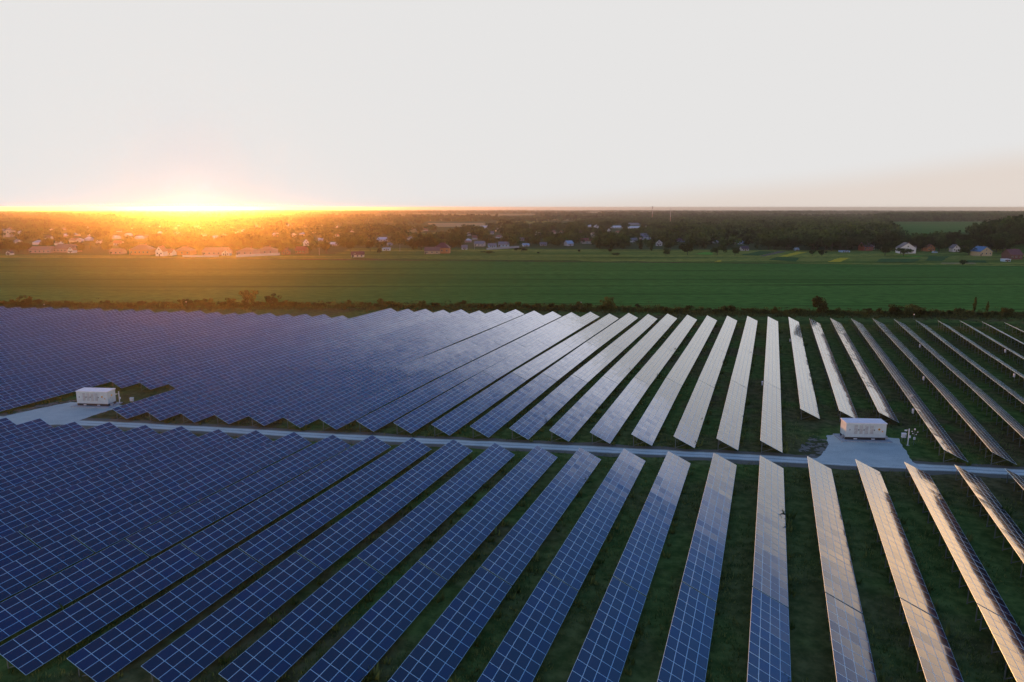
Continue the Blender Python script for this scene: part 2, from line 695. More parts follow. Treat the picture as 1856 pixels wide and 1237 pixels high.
M_WHEAT = mat_field('green_crop', (0.085, 0.205, 0.042), (0.140, 0.310, 0.062))
M_MEADOW = mat_field('meadow', (0.12, 0.20, 0.04), (0.52, 0.47, 0.10), 0.022)
M_YELLOW = mat_field('yellow_crop', (0.70, 0.52, 0.05), (0.80, 0.62, 0.08), 0.1)
M_OLIVE = mat_field('olive_crop', (0.26, 0.29, 0.06), (0.36, 0.37, 0.09), 0.1)
M_LIME = mat_field('lime_crop', (0.17, 0.42, 0.06), (0.24, 0.50, 0.08), 0.1)
M_SOIL = mat_field('bare_soil', (0.22, 0.17, 0.13), (0.28, 0.22, 0.17), 0.1)
M_PALE = mat_field('pale_stubble', (0.48, 0.38, 0.18), (0.60, 0.48, 0.24), 0.03)
M_DKGREEN = mat_field('dark_crop', (0.075, 0.16, 0.05), (0.11, 0.21, 0.06), 0.05)
M_PAD = mat_gravel('gravel_pad', (0.34, 0.375, 0.315), (0.56, 0.59, 0.50))


def mat_patchy(name, a, b):
    m = mat_gravel(name, a, b)
    nt = m.node_tree
    p = nt.nodes['Principled BSDF']
    p.inputs['Specular IOR Level'].default_value = 0.0
    n = nnoise(nt, 0.55, 7, 'Object', (1, 1, 0), 0.65)
    nt.links.new(nramp(nt, n, 0.44, 0.54), p.inputs['Alpha'])
    return m


M_EARTH = mat_patchy('bare_earth', (0.13, 0.115, 0.085), (0.24, 0.21, 0.16))

sheet('crop_field', [(-420, 553), (2280, 569), (2100, 483), (-260, 465.5)], M_WHEAT, 0.06, n=50)
sheet('meadow', [(590, 468), (2000, 484), (1960, 456), (640, 450)], M_MEADOW, 0.11, n=50, ragged=2.5)
sheet('meadow', [(-200, 467.5), (640, 470), (640, 464), (-200, 462)], M_MEADOW, 0.12, n=30, ragged=1.5)
PL = [
    ('crop_plot', M_SOIL, [(905, 550), (960, 552), (1190, 503), (1110, 500)], 1220, 370, 5.8),
    ('crop_plot', M_YELLOW, [(1105, 555), (1195, 557), (1420, 508), (1300, 505)], 1220, 370, 5.8),
    ('crop_plot', M_OLIVE, [(1310, 600), (1480, 612), (1605, 565), (1400, 560)], 1220, 370, 5.8),
    ('crop_plot', M_YELLOW, [(1630, 612), (1765, 612), (1850, 570), (1750, 568)], 1220, 370, 5.8),
    ('crop_plot', M_LIME, [(225, 530), (410, 538), (420, 512), (330, 510)], 1220, 370, 5.8),
    ('crop_plot', M_YELLOW, [(440, 612), (503, 610), (512, 597), (480, 595)], 1220, 370, 5.8),
    ('crop_plot', M_DKGREEN, [(700, 540), (900, 548), (1080, 503), (900, 500)], 1220, 370, 5.8),
    ('crop_plot', M_DKGREEN, [(1000, 590), (1290, 610), (1340, 570), (1100, 562)], 1220, 370, 5.8),
    ('crop_plot', M_LIME, [(530, 545), (760, 552), (830, 540), (590, 535)], 1530, 370, 5.693),
    ('crop_plot', M_OLIVE, [(1045, 575), (1130, 575), (1205, 545), (1120, 538)], 1530, 370, 5.693),
    ('crop_plot', M_OLIVE, [(1170, 578), (1640, 580), (1650, 545), (1240, 540)], 1530, 370, 5.693),
    ('crop_plot', M_PALE, [(990, 620), (1360, 622), (1350, 612), (1010, 612)], 1530, 370, 5.693),
    ('crop_plot', M_DKGREEN, [(320, 605), (720, 608), (790, 572), (380, 568)], 1530, 370, 5.693),
    ('crop_plot', M_DKGREEN, [(840, 592), (1010, 595), (1080, 545), (870, 540)], 1530, 370, 5.693),
    ('crop_plot', M_DKGREEN, [(1250, 610), (1460, 612), (1465, 588), (1260, 585)], 1530, 370, 5.693),
]
for i, (nm, mt, pts, ox, oy, s) in enumerate(PL):
    sheet(nm, [(ox + a / s, oy + b / s) for a, b in pts], mt, 0.16 + 0.02 * i, n=10, ragged=0.6, seed=i)
sheet('crop_field', [(1630, 437), (1790, 435), (1885, 402), (1606, 403)], M_WHEAT, 0.3, n=30)
sheet('crop_field', [(1262, 418), (1310, 418), (1308, 408), (1272, 408)], M_WHEAT, 0.3, n=16)
sheet('crop_field', [(780, 412), (905, 412), (880, 404.5), (775, 405)], M_PALE, 0.5, n=24)
sheet('crop_field', [(900, 406), (1010, 406), (990, 401), (900, 401.5)], M_OLIVE, 0.5, n=24)
sheet('crop_field', [(705, 432), (830, 428), (812, 421), (720, 425)], M_OLIVE, 0.3, n=16)
sheet('crop_field', [(640, 402), (830, 400), (820, 397), (660, 397.5)], M_PALE, 0.7, n=16)
sheet('crop_field', [(1070, 431), (1145, 431), (1145, 426.5), (1085, 426)], M_PALE, 0.35, n=12)
sheet('crop_field', [(1340, 431), (1425, 431), (1415, 424), (1350, 424)], M_MEADOW, 0.35, n=12)
sheet('grass_path', [(900, 580), (2200, 598), (2200, 592), (900, 575)], mat_field('mown_grass', (0.055, 0.10, 0.028), (0.09, 0.14, 0.04), 0.2), 0.05, n=30, ragged=0.4)

ROAD = [at(-420, 741), at(-100, 754), at(110, 765.5), at(250, 771.5), at(620, 792), at(1240, 823), at(1856, 857), at(2300, 881)]
strip('verge', ROAD, 6.0, mat_gravel('road_verge', (0.085, 0.080, 0.055), (0.13, 0.12, 0.085)), 0.008, 0.35)
strip('gravel_road', ROAD, 3.2, mat_track(), 0.020, 0.10)
fan('bare_ground', [(1447, 815), (1462, 800), (1480, 790), (1505, 800), (1512, 812), (1490, 828), (1462, 828)], M_EARTH, 0.012, 0.5)
fan('gravel_pad', [(1498, 789), (1514, 788), (1560, 790), (1628, 795), (1632, 801), (1638, 811), (1645, 824), (1655, 838), (1668, 846), (1690, 850), (1470, 838), (1482, 830), (1496, 817), (1502, 806)], M_PAD, 0.028)
fan('bare_ground', [(-60, 764), (40, 742), (100, 729), (132, 725), (205, 731), (205, 736), (150, 734), (60, 752), (-60, 775)], M_EARTH, 0.012, 0.4)
fan('gravel_pad', [(-80, 779), (0, 757), (70, 741), (128, 729.5), (180, 731), (222, 735), (196, 745), (168, 754), (143, 763), (146, 769), (60, 772)], M_PAD, 0.028)

# ------------------------------------------------------------------ solar tables
AL = R(19.86)
TAU = R(25.0)
SDIR = Vector((math.cos(AL), -math.sin(AL), 0))
TDIR = Vector((math.sin(AL), math.cos(AL), 0))
D_ROW, S_U, S_N = 7.10, 0.22, -6.785
MOD_L, MOD_P = 1.658, 1.670        # module length along the row, module pitch
MOD_W, MOD_Q = 0.994, 1.008        # module width across, pitch across
HIGH = 2.45
ORD = ['first', 'second', 'third', 'fourth', 'fifth', 'sixth', 'seventh', 'eighth', 'ninth', 'tenth', 'eleventh', 'twelfth',
       'thirteenth', 'fourteenth', 'fifteenth', 'sixteenth', 'seventeenth', 'eighteenth', 'nineteenth', 'twentieth']
TENS = {2: 'twenty', 3: 'thirty', 4: 'forty'}


def ordinal(n):
    if n <= 20:
        return ORD[n - 1]
    t, u = divmod(n, 10)
    return {2: 'twentieth', 3: 'thirtieth', 4: 'fortieth'}[t] if u == 0 else TENS[t] + '-' + ORD[u - 1]


def slope_pt(a, off=0.0):
    """a metres down the slope from the high edge, off above the module plane, in table space (x across, z up)"""
    return (a * math.cos(TAU) + off * math.sin(TAU), HIGH - a * math.sin(TAU) + off * math.cos(TAU))


FW = 0.022      # frame face width


def module_faces(V, F, MI, o, ex, ey, ez, L, W):
    """a framed module: o is the centre of its top plane; ex along the row, ey across, ez normal"""
    n = len(V)
    a, b = L / 2, W / 2
    ia, ib = a - FW, b - FW

    def P(i, j, k):
        V.append(o + ex * i + ey * j + ez * k)
    for i, j in ((-a, -b), (a, -b), (a, b), (-a, b)):
        P(i, j, 0)
    for i, j in ((-ia, -ib), (ia, -ib), (ia, ib), (-ia, ib)):
        P(i, j, 0)
    for i, j in ((-ia, -ib), (ia, -ib), (ia, ib), (-ia, ib)):
        P(i, j, -0.006)
    for i, j in ((-a, -b), (a, -b), (a, b), (-a, b)):
        P(i, j, -0.038)
    for q in range(4):
        r = (q + 1) % 4
        F.append((n + q, n + r, n + 4 + r, n + 4 + q)); MI.append(1)
        F.append((n + 4 + q, n + 4 + r, n + 8 + r, n + 8 + q)); MI.append(1)
        F.append((n + q, n + 12 + q, n + 12 + r, n + r)); MI.append(1)
    F.append((n + 8, n + 9, n + 10, n + 11)); MI.append(0)
    F.append((n + 15, n + 14, n + 13, n + 12)); MI.append(2)


EXN = np.array((0.0, 1.0, 0.0))
EYN = np.array((math.cos(TAU), 0.0, -math.sin(TAU)))
EZN = np.array((math.sin(TAU), 0.0, math.cos(TAU)))


def single_module_mesh():
    V, F, MI = [], [], []
    module_faces(V, F, MI, np.zeros(3), np.array((0., 1, 0)), np.array((1., 0, 0)), np.array((0., 0, 1)), MOD_L, MOD_W)
    # across axis x, along axis y: keep the faces turned up
    F = [tuple(reversed(f)) for f in F]
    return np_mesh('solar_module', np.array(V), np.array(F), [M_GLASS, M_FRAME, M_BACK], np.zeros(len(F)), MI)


def field_mesh(nmod, seed):
    r = np.random.default_rng(seed)
    V, F, MI, T = [], [], [], []
    for i in range(nmod):
        lean = r.normal(0, 0.0022)
        for j in range(4):
            x, z = slope_pt((j + 0.5) * MOD_Q)
            o = np.array((x, (i + 0.5) * MOD_P, z))
            a, b = lean + r.normal(0, 0.0040), r.normal(0, 0.0040)
            ex, ey = EXN + EZN * a, EYN + EZN * b
            ez = np.cross(ey, ex)
            n0 = len(F)
            module_faces(V, F, MI, o, ey * 0 + ex, ey, EZN if ez[2] < 0 else ez, MOD_L, MOD_W)
            T += [r.random()] * (len(F) - n0)
    F = [tuple(reversed(f)) for f in F]
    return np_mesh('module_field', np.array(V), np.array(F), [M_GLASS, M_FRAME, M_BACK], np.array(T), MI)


ME_MODULE = single_module_mesh()
ME_FIELD = {26: [field_mesh(26, s) for s in (1, 2, 3)], 13: [field_mesh(13, s) for s in (4, 5)]}
PX = 0.42 * math.cos(TAU)


def post_mesh():
    m = MB()
    x, z = slope_pt(0.42, -0.20)
    m.box((x, 0, (z - 1.0) / 2), (0.11, 0.07, z + 1.0))
    return m.mesh('post', [M_STEEL])


def brace_mesh():
    m = MB()
    x, z = slope_pt(0.42, -0.15)
    x1, z1 = slope_pt(2.75, -0.20)
    m.bar((x + 0.06, 0.05, 0.18), (x1, 0.05, z1), 0.06, 0.06)
    return m.mesh('brace', [M_STEEL])


def rafter_mesh():
    m = MB()
    (x0, z0), (x1, z1) = slope_pt(0.15, -0.145), slope_pt(3.9, -0.145)
    m.bar((x0, 0, z0), (x1, 0, z1), 0.07, 0.11)
    return m.mesh('rafter', [M_STEEL])


def purlin_mesh(n):
    m = MB()
    m.bar((0, 0.05, 0), (0, n * MOD_P - 0.05, 0), 0.05, 0.07)
    return m.mesh('purlin', [M_STEEL])


def support_mesh():
    m = MB()
    x, z = slope_pt(0.42, -0.20)
    m.box((x, 0, (z - 1.0) / 2), (0.11, 0.07, z + 1.0))
    x1, z1 = slope_pt(2.75, -0.20)
    m.bar((x + 0.06, 0.05, 0.18), (x1, 0.05, z1), 0.06, 0.06)
    (x0, z0), (x1, z1) = slope_pt(0.15, -0.145), slope_pt(3.9, -0.145)
    m.bar((x0, 0, z0), (x1, 0, z1), 0.07, 0.11)
    return m.mesh('support_frame', [M_STEEL])


ME_POST, ME_BRACE, ME_RAFTER, ME_SUP = post_mesh(), brace_mesh(), rafter_mesh(), support_mesh()
ME_PURLIN = {26: purlin_mesh(26), 13: purlin_mesh(13)}


def combiner_mesh():
    m = MB()
    m.box((0, 0, 0), (0.28, 0.6, 0.8))
    m.box((-0.15, 0, 0), (0.02, 0.5, 0.7))
    m.box((0, 0, 0.42), (0.36, 0.68, 0.03))
    return m.mesh('combiner_box', [M_WHITE])


ME_COMB = combiner_mesh()
TABLES = []


def solar_table(s, t, nmod, label, group, fine, lean, pitch, z0):
    p = SDIR * s + TDIR * t
    mid = p + TDIR * (nmod * MOD_P / 2) + SDIR * 1.9
    root = empty('solar_table', (p.x, p.y, z0), -AL)
    root.rotation_euler = (pitch, lean, -AL)
    tag(root, label, 'solar table', group)
    L = nmod * MOD_P
    nt_ = nmod // 2 + (0 if nmod % 2 else 0)
    ys = [0.75 + (L - 1.5) * k / (nt_ - 1) for k in range(nt_)]
    if fine:
        for i in range(nmod):
            la = random.gauss(0, 0.0032)
            for j in range(4):
                x, z = slope_pt((j + 0.5) * MOD_Q)
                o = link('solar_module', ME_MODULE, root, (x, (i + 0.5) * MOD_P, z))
                o.rotation_euler = (la + random.gauss(0, 0.0032), TAU + random.gauss(0, 0.0032), 0)
        for y in ys:
            link('post', ME_POST, root, (0, y, 0))
            link('brace', ME_BRACE, root, (0, y, 0))
            link('rafter', ME_RAFTER, root, (0, y, 0))
        for a in (0.5, 1.5, 2.5, 3.5):
            x, z = slope_pt(a, -0.075)
            o = link('purlin', ME_PURLIN[nmod], root, (x, 0, z))
            o.rotation_euler = (0, TAU, 0)
    else:
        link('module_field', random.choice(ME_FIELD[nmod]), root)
        for y in ys:
            link('support_frame', ME_SUP, root, (0, y, 0))
        for a in (0.7, 3.2):
            x, z = slope_pt(a, -0.075)
            o = link('purlin', ME_PURLIN[nmod], root, (x, 0, z))
            o.rotation_euler = (0, TAU, 0)
    TABLES.append((s, t, L))
    return root


FULL, HALF = 26 * MOD_P, 13 * MOD_P
GAP = 0.2
COMB = {(4, 0): 26, (5, 1): 12, (9, 2): 10, (8, 1): 20, (0, 1): 0.4, (1, 2): 18, (6, 2): 14}


def build_tables():
    # near block, this side of the road
    for i in range(-18, 9):
        s = S_N + D_ROW * i
        far = 115.4 + 1.404 * i
        if i <= 2:
            row = ordinal(3 - i) + ' row left of the right cabin'
        elif i == 3:
            row = 'row pointing at the right cabin'
        else:
            row = ordinal(i - 3) + ' row right of the right cabin'
        tone = 'dark navy' if i < -4 else 'blue' if i < 1 else 'grey' if i < 4 else 'tan'
        lean = random.gauss(0, 0.005)
        pa, pb = R(-0.25) + random.gauss(0, 0.003), R(0.3) + random.gauss(0, 0.003)
        q = SDIR * (s + 1.9) + TDIR * (far - FULL)
        zj = H(q.x, q.y)
        solar_table(s, far - FULL, 26, f'{tone} near-side solar table ending at the road, {row}',
                    'solar tables on the near side of the road', True, lean + random.gauss(0, .002), pa, zj)
        if -15 < i < 6:
            solar_table(s, far - FULL - GAP - HALF, 13, f'{tone} short solar table in front, {row}',
                        'solar tables on the near side of the road', True, lean + random.gauss(0, .002), pb, zj - math.sin(pb) * (HALF + GAP))
    # far block, between the road and the hedgerow
    for i in range(-41, 14):
        s = S_U + D_ROW * i
        t0 = 123.9 + 1.339 * i
        short = i in (1, 2, 3) or i in (-18, -19, -20)
        if i <= 0:
            row = ordinal(1 - i) + ' row left of the right cabin'
        elif i <= 3:
            row = ordinal(i) + ' row behind the right cabin'
        else:
            row = ordinal(i - 3) + ' row right of the right cabin'
        tone = 'purple-blue' if i < -17 else 'blue' if i < -6 else 'cream' if i < 4 else 'grey'
        lean0 = random.gauss(0, 0.004)
        segs = [(0, 26), (FULL + GAP, 26), (2 * (FULL + GAP), 26)]
        if short:
            segs = [(HALF + GAP, 13)] + segs[1:]
        if i >= -20:
            segs.append((3 * (FULL + GAP), 13))
        names = ['short' if short else 'long', 'second', 'third', 'half-length far-end']
        q = SDIR * (s + 1.9) + TDIR * (t0 + segs[0][0])
        zj = H(q.x, q.y)
        for k, (dt, n) in enumerate(segs):
            if short:
                place = ['short table by cabin clearing', 'second table from clearing', 'third table from clearing', 'short table by hedgerow'][k]
            else:
                place = ['table beside the road', 'second table from the road', 'third table from the road', 'short table by the hedgerow'][k]
            lab = f'{tone} solar {place}, far block, {row}'
            pt = (R(0.3), R(-0.45), R(-0.3), R(-0.2))[k] + random.gauss(0, 0.003)
            o = solar_table(s, t0 + dt, n, lab, 'solar tables between the road and the hedgerow', False,
                            lean0 + random.gauss(0, .0045), pt, zj)
            zj += math.sin(pt) * (n * MOD_P + GAP)
            if (i, k) in COMB:
                x, z = slope_pt(0.25, -0.75)
                link('combiner_box', ME_COMB, o, (x - 0.22, COMB[(i, k)], z + 0.1))


build_tables()


# ------------------------------------------------------------------ grass and weeds (nobody could count it)
def blades(pos, hgt, spread, nb, seed, tone_lo=0.0, tone_hi=1.0):
    r = np.random.default_rng(seed)
    n = len(pos)
    N = n * nb
    P = np.repeat(pos, nb, 0)
    Hh = np.repeat(hgt, nb) * r.uniform(0.6, 1.1, N)
    a = r.uniform(0, 2 * math.pi, N)
    off = np.repeat(spread, nb) * np.sqrt(r.random(N))
    b = r.uniform(0, 2 * math.pi, N)
    base = P + np.stack([off * np.cos(b), off * np.sin(b), np.zeros(N)], 1)
    w = Hh * r.uniform(0.10, 0.22, N)
    side = np.stack([np.cos(a), np.sin(a), np.zeros(N)], 1) * w[:, None]
    ln = r.uniform(0.1, 0.6, N)
    tip = base + np.stack([np.cos(b) * ln * Hh, np.sin(b) * ln * Hh, Hh], 1)
    V = np.concatenate([base - side, base + side, tip], 0)
    F = np.stack([np.arange(N), np.arange(N) + N, np.arange(N) + 2 * N], 1)
    T = np.clip(np.repeat(r.uniform(tone_lo, tone_hi, n), nb) + r.normal(0, 0.12, N), 0, 1)
    return V, F, T


def merge(parts):
    Vs, Fs, Ts, o = [], [], [], 0
    for V, F, T in parts:
        Vs.append(V); Fs.append(F + o); Ts.append(T)
        o += len(V)
    return np.concatenate(Vs), np.concatenate(Fs), np.concatenate(Ts)


def build_grass():
    r = np.random.default_rng(5)
    # tufts over the near ground, patchy
    n = 120000
    Y = 30 + 230 * r.random(n) ** 1.4
    X = (r.random(n) * 2 - 1) * (Y * 0.78 + 12)
    patch = np.sin(X * 0.31 + 2 * np.sin(Y * 0.13)) + np.sin(Y * 0.27 + 1.7 * np.sin(X * 0.11)) + r.normal(0, 0.5, n)
    keep = patch > -0.2
    # nothing grows on the road, the pads and the cabins
    road_y = np.interp(X, [p[0] for p in ROAD], [p[1] for p in ROAD])
    keep &= np.abs(Y - road_y) > 2.6
    for cx, cy, rx, ry in PADS:
        keep &= ((X - cx) / rx) ** 2 + ((Y - cy) / ry) ** 2 > 1
    X, Y = X[keep], Y[keep]
    pos = np.stack([X, Y, height(X, Y) - 0.02], 1)
    h = r.uniform(0.16, 0.42, len(X)) * (1 + 0.5 * (r.random(len(X)) > 0.94))
    V1 = blades(pos, h, h * 1.3, 4, 1)
    # taller weeds along the low edges of the tables
    wp, wh = [], []
    for s, t, L in TABLES:
        k = int(L / 3.0)
        for q in range(k):
            if r.random() < 0.62:
                tt, ss = t + r.random() * L, s + 3.83 + abs(r.normal(0.05, 0.22))
                w = SDIR * ss + TDIR * tt
                wp.append((w.x, w.y, H(w.x, w.y) - 0.05))
                wh.append(r.uniform(0.5, 1.0) + (0.45 if r.random() < 0.12 else 0))
    wh = np.array(wh)
    V2 = blades(np.array(wp), wh, wh * 0.42, 12, 2, 0.1, 0.8)
    V, F, T = merge([V1, V2])
    tag(link('grass', np_mesh('grass', V, F, [M_GRASS], T)), kind='stuff')


c0, c1 = at(1570, 815), at(110, 750)
PADS = [(c0[0] + 1, c0[1] - 0.5, 10.5, 10.0), (c1[0] + 2, c1[1], 15, 9.0)]
build_grass()


# ------------------------------------------------------------------ inverter cabins and their equipment
M_CABIN = plain('cabin_paint', (0.60, 0.70, 0.69), 0.5, 0, 0.07, 1.2)
M_ROOFW = plain('cabin_roof', (0.82, 0.83, 0.83), 0.45, 0, 0.05, 1.2)
M_LOUVRE = plain('louvre_grey', (0.48, 0.53, 0.53), 0.6)
M_DARK = plain('dark_steel', (0.035, 0.03, 0.03), 0.6)
M_YEL = plain('warning_yellow', (0.80, 0.42, 0.03), 0.6)
M_BLK = plain('black_ink', (0.02, 0.02, 0.02), 0.6)
M_CONC = plain('concrete', (0.42, 0.43, 0.42), 0.85, 0, 0.15)
M_PANE = plain('window_glass', (0.03, 0.035, 0.045), 0.15)


def cabin(px, py, rz, label, side_box):
    x, y = at(px, py)
    L, Dp, Hh = 7.0, 2.6, 2.55
    root = empty('inverter_cabin', (x, y, H(x, y)), rz)
    tag(root, label, 'cabin', 'white inverter cabins on gravel pads')
    m = MB(); m.box((0, Dp / 2, 0.10), (8.9, 4.2, 0.16)); m.build('concrete_base', M_CONC, root)
    m = MB(); m.box((0, Dp / 2, 0.42), (L - 0.02, Dp - 0.04, 0.5))
    fr = m.build('skid', M_DARK, root)
    for sx in (-1.75, 1.35):
        m = MB(); m.box((sx, 0.01, 0.36), (0.62, 0.06, 0.17)); m.build('fork_pocket', M_WHITE, fr)
    z0 = 0.67
    m = MB(); m.box((0, Dp / 2, z0 + Hh / 2), (L, Dp, Hh))
    for k in range(6):        # seams between the steel panels
        m.box((-L / 2 + 0.6 + k * 1.16, -0.012, z0 + Hh / 2), (0.03, 0.03, Hh - 0.16))
    m.build('body', M_CABIN, root)
    rf = MB(); zt = z0 + Hh
    ov = 0.10
    p = [(-L / 2 - ov, -ov, zt), (L / 2 + ov, -ov, zt), (L / 2 + ov, Dp + ov, zt), (-L / 2 - ov, Dp + ov, zt),
         (-L / 2 - ov, -ov, zt + 0.12), (L / 2 + ov, -ov, zt + 0.12), (L / 2 + ov, Dp + ov, zt + 0.22), (-L / 2 - ov, Dp + ov, zt + 0.22)]
    for q in ((3, 2, 1, 0), (4, 5, 6, 7), (0, 1, 5, 4), (1, 2, 6, 5), (2, 3, 7, 6), (3, 0, 4, 7)):
        rf.quad([p[k] for k in q])
    rf.build('roof', M_ROOFW, root)
    for k in range(4):
        cx = -1.78 + k * 0.92
        m = MB()
        m.box((cx, -0.02, z0 + 1.42), (0.60, 0.05, 1.62))
        for q in range(16):
            m.box((cx, -0.052, z0 + 0.68 + q * 0.1), (0.54, 0.03, 0.045))
        m.build('louvre', M_LOUVRE, root)
    for cx in (-2.85, -1.30, -0.38, 1.45):
        m = MB(); m.box((cx, -0.04, z0 + 1.38), (0.10, 0.08, 0.24)); m.build('door_handle', M_BLK, root)
    # warning signs
    m = MB(); a = 0.25; cz = z0 + 1.52
    m.quad([(2.28, -0.025, cz - a), (2.28 + a, -0.025, cz), (2.28, -0.025, cz + a), (2.28 - a, -0.025, cz)])
    m.quad([(2.28, -0.004, cz - a), (2.28 - a, -0.004, cz), (2.28, -0.004, cz + a), (2.28 + a, -0.004, cz)])
    sg = m.build('warning_sign', M_YEL, root)
    m = MB(); m.box((2.28, -0.035, cz), (0.10, 0.02, 0.2)); m.build('symbol', M_BLK, sg)
    m = MB(); cz = z0 + 1.18
    m.quad([(2.70, -0.025, cz - 0.16), (3.06, -0.025, cz - 0.16), (2.88, -0.025, cz + 0.17)])
    m.quad([(3.06, -0.004, cz - 0.16), (2.70, -0.004, cz - 0.16), (2.88, -0.004, cz + 0.17)])
    sg = m.build('warning_sign', M_YEL, root)
    m = MB(); m.box((2.88, -0.035, cz - 0.02), (0.05, 0.02, 0.18)); m.build('symbol', M_BLK, sg)
    # end door with its sign
    m = MB(); m.box((L / 2 + 0.02, Dp * 0.5, z0 + 1.15), (0.05, 1.0, 2.1)); d = m.build('door', M_CABIN, root)
    m = MB(); m.box((L / 2 + 0.06, Dp * 0.5 - 0.38, z0 + 1.1), (0.06, 0.05, 0.2)); m.build('handle', M_BLK, d)
    m = MB(); m.box((L / 2 + 0.055, Dp * 0.5, z0 + 1.6), (0.02, 0.34, 0.34)); m.build('warning_sign', M_YEL, d)
    # cable entries at the foot
    m = MB()
    for k in range(4):
        m.tube((-L / 2 - 0.15 - 0.14 * k, 0.3 + 0.25 * k, 0.18), (-L / 2 + 0.05, 0.3 + 0.25 * k, 0.9), 0.06, 0.06, 6)
    m.build('cable_duct', M_CONC, root)
    m = MB(); m.box((L / 2 + 0.35, 0.7, 0.45), (0.5, 0.5, 0.6)); m.build('cable_box', M_CONC, root)
    return root


cabin(1568, 799.5, R(-4.0), 'white inverter cabin on the gravel pad at right, beside the road junction', True)
cabin(168.5, 737.5, R(-6.0), 'white inverter cabin on the gravel pad at left, hemmed in by purple-blue panels', True)


def camera_pole(px, py, hgt, label, arm):
    x, y = at(px, py)
    root = empty('security_pole', (x, y, H(x, y)))
    tag(root, label, 'pole', 'white security poles beside the inverter cabins')
    m = MB(); m.tube((0, 0, -0.3), (0, 0, hgt), 0.10, 0.085, 10); m.build('pole', M_WHITE, root)
    m = MB(); m.box((0, 0, 0.03), (0.4, 0.4, 0.1)); m.build('foot_plate', M_CONC, root)
    m = MB(); m.bar((0, 0, hgt - 0.25), (-0.55, -0.1, hgt - 0.18), 0.06, 0.06); ar = m.build('arm', M_WHITE, root)
    m = MB(); m.box((-0.66, -0.12, hgt - 0.26), (0.34, 0.2, 0.2)); m.build('camera_housing', M_WHITE, ar)
    m = MB(); m.box((0.16, -0.05, hgt * 0.53), (0.3, 0.24, 0.42)); m.build('junction_box', M_WHITE, root)
    if arm:
        m = MB(); m.tube((0, 0, hgt), (0, 0, hgt + 0.3), 0.05, 0.12, 8); m.build('floodlight', M_WHITE, root)


camera_pole(1645, 808, 3.1, 'white camera pole with side boxes on the right gravel pad edge', False)
camera_pole(217.2, 732, 2.4, 'short white camera pole just right of the left cabin', True)


def box_cabinet(px, py, w, h, leg, label):
    x, y = at(px, py)
    root = empty('electrical_cabinet', (x, y, H(x, y)), R(-4))
    tag(root, label, 'cabinet', 'small white electrical cabinets')
    m = MB(); m.box((0, 0, leg + h / 2), (w, 0.4, h)); m.build('body', M_WHITE, root)
    m = MB(); m.box((0, 0, leg + h + 0.03), (w + 0.1, 0.5, 0.06)); m.build('lid', M_WHITE, root)
    for sx in (-1, 1):
        m = MB(); m.box((sx * w * 0.38, 0, leg / 2 - 0.15), (0.08, 0.08, leg + 0.3)); m.build('leg', M_STEEL, root)
    m = MB(); m.box((w * 0.3, -0.22, leg + h / 2), (0.05, 0.06, 0.16)); m.build('handle', M_BLK, root)


box_cabinet(1637, 800.5, 0.7, 0.75, 0.75, 'small white cabinet on legs left of the right camera pole')
box_cabinet(239.5, 731, 0.75, 0.7, 0.45, 'small white cabinet half hidden behind panels right of the left cabin')


def weather_station(px, py):
    x, y = at(px, py)
    root = empty('weather_station', (x, y, H(x, y)))
    tag(root, 'weather mast with white sensor discs right of the right camera pole', 'weather station')
    m = MB(); m.tube((0, 0, -0.3), (0, 0, 2.7), 0.035, 0.03, 8); m.build('mast', M_STEEL, root)
    for a, z, l in ((0.1, 2.2, 0.55), (3.3, 2.35, 0.5), (0.5, 1.75, 0.4), (3.0, 1.95, 0.3)):
        m = MB()
        e = Vector((math.cos(a) * l, math.sin(a) * 0.3 * l, z))
        m.bar((0, 0, z), e, 0.03, 0.03)
        ar = m.build('arm', M_STEEL, root)
        m = MB(); m.tube(e, e + Vector((0, 0, 0.16)), 0.085, 0.07, 10); m.build('sensor', M_WHITE, ar)
    m = MB(); m.tube((0, 0, 2.7), (0, 0, 2.95), 0.13, 0.10, 10); m.build('rain_gauge', M_WHITE, root)
    m = MB(); m.box((0, -0.1, 1.15), (0.32, 0.2, 0.42)); m.build('logger_box', M_WHITE, root)
    for k in range(3):
        q = k * 2.094
        m = MB(); m.tube((0, 0, 0.7), (0.5 * math.cos(q), 0.5 * math.sin(q), -0.05), 0.02, 0.02, 6); m.build('leg', M_STEEL, root)


weather_station(1655.5, 806)
for px, py in ((81, 561), (338, 556), (693, 553), (1053, 557), (1656, 580)):
    x, y = at(px, py)
    root = empty('perimeter_marker', (x, y, H(x, y)))
    tag(root, 'tiny white-headed post in the hedgerow behind the far ends of the panel rows', 'post', 'white-headed posts along the hedgerow')
    m = MB(); m.tube((0, 0, -0.3), (0, 0, 1.9), 0.05, 0.05, 8); m.build('post', M_STEEL, root)
    m = MB(); m.box((0, 0, 2.05), (0.3, 0.3, 0.32), 0, 0, 0.7); m.build('head', M_WHITE, root)


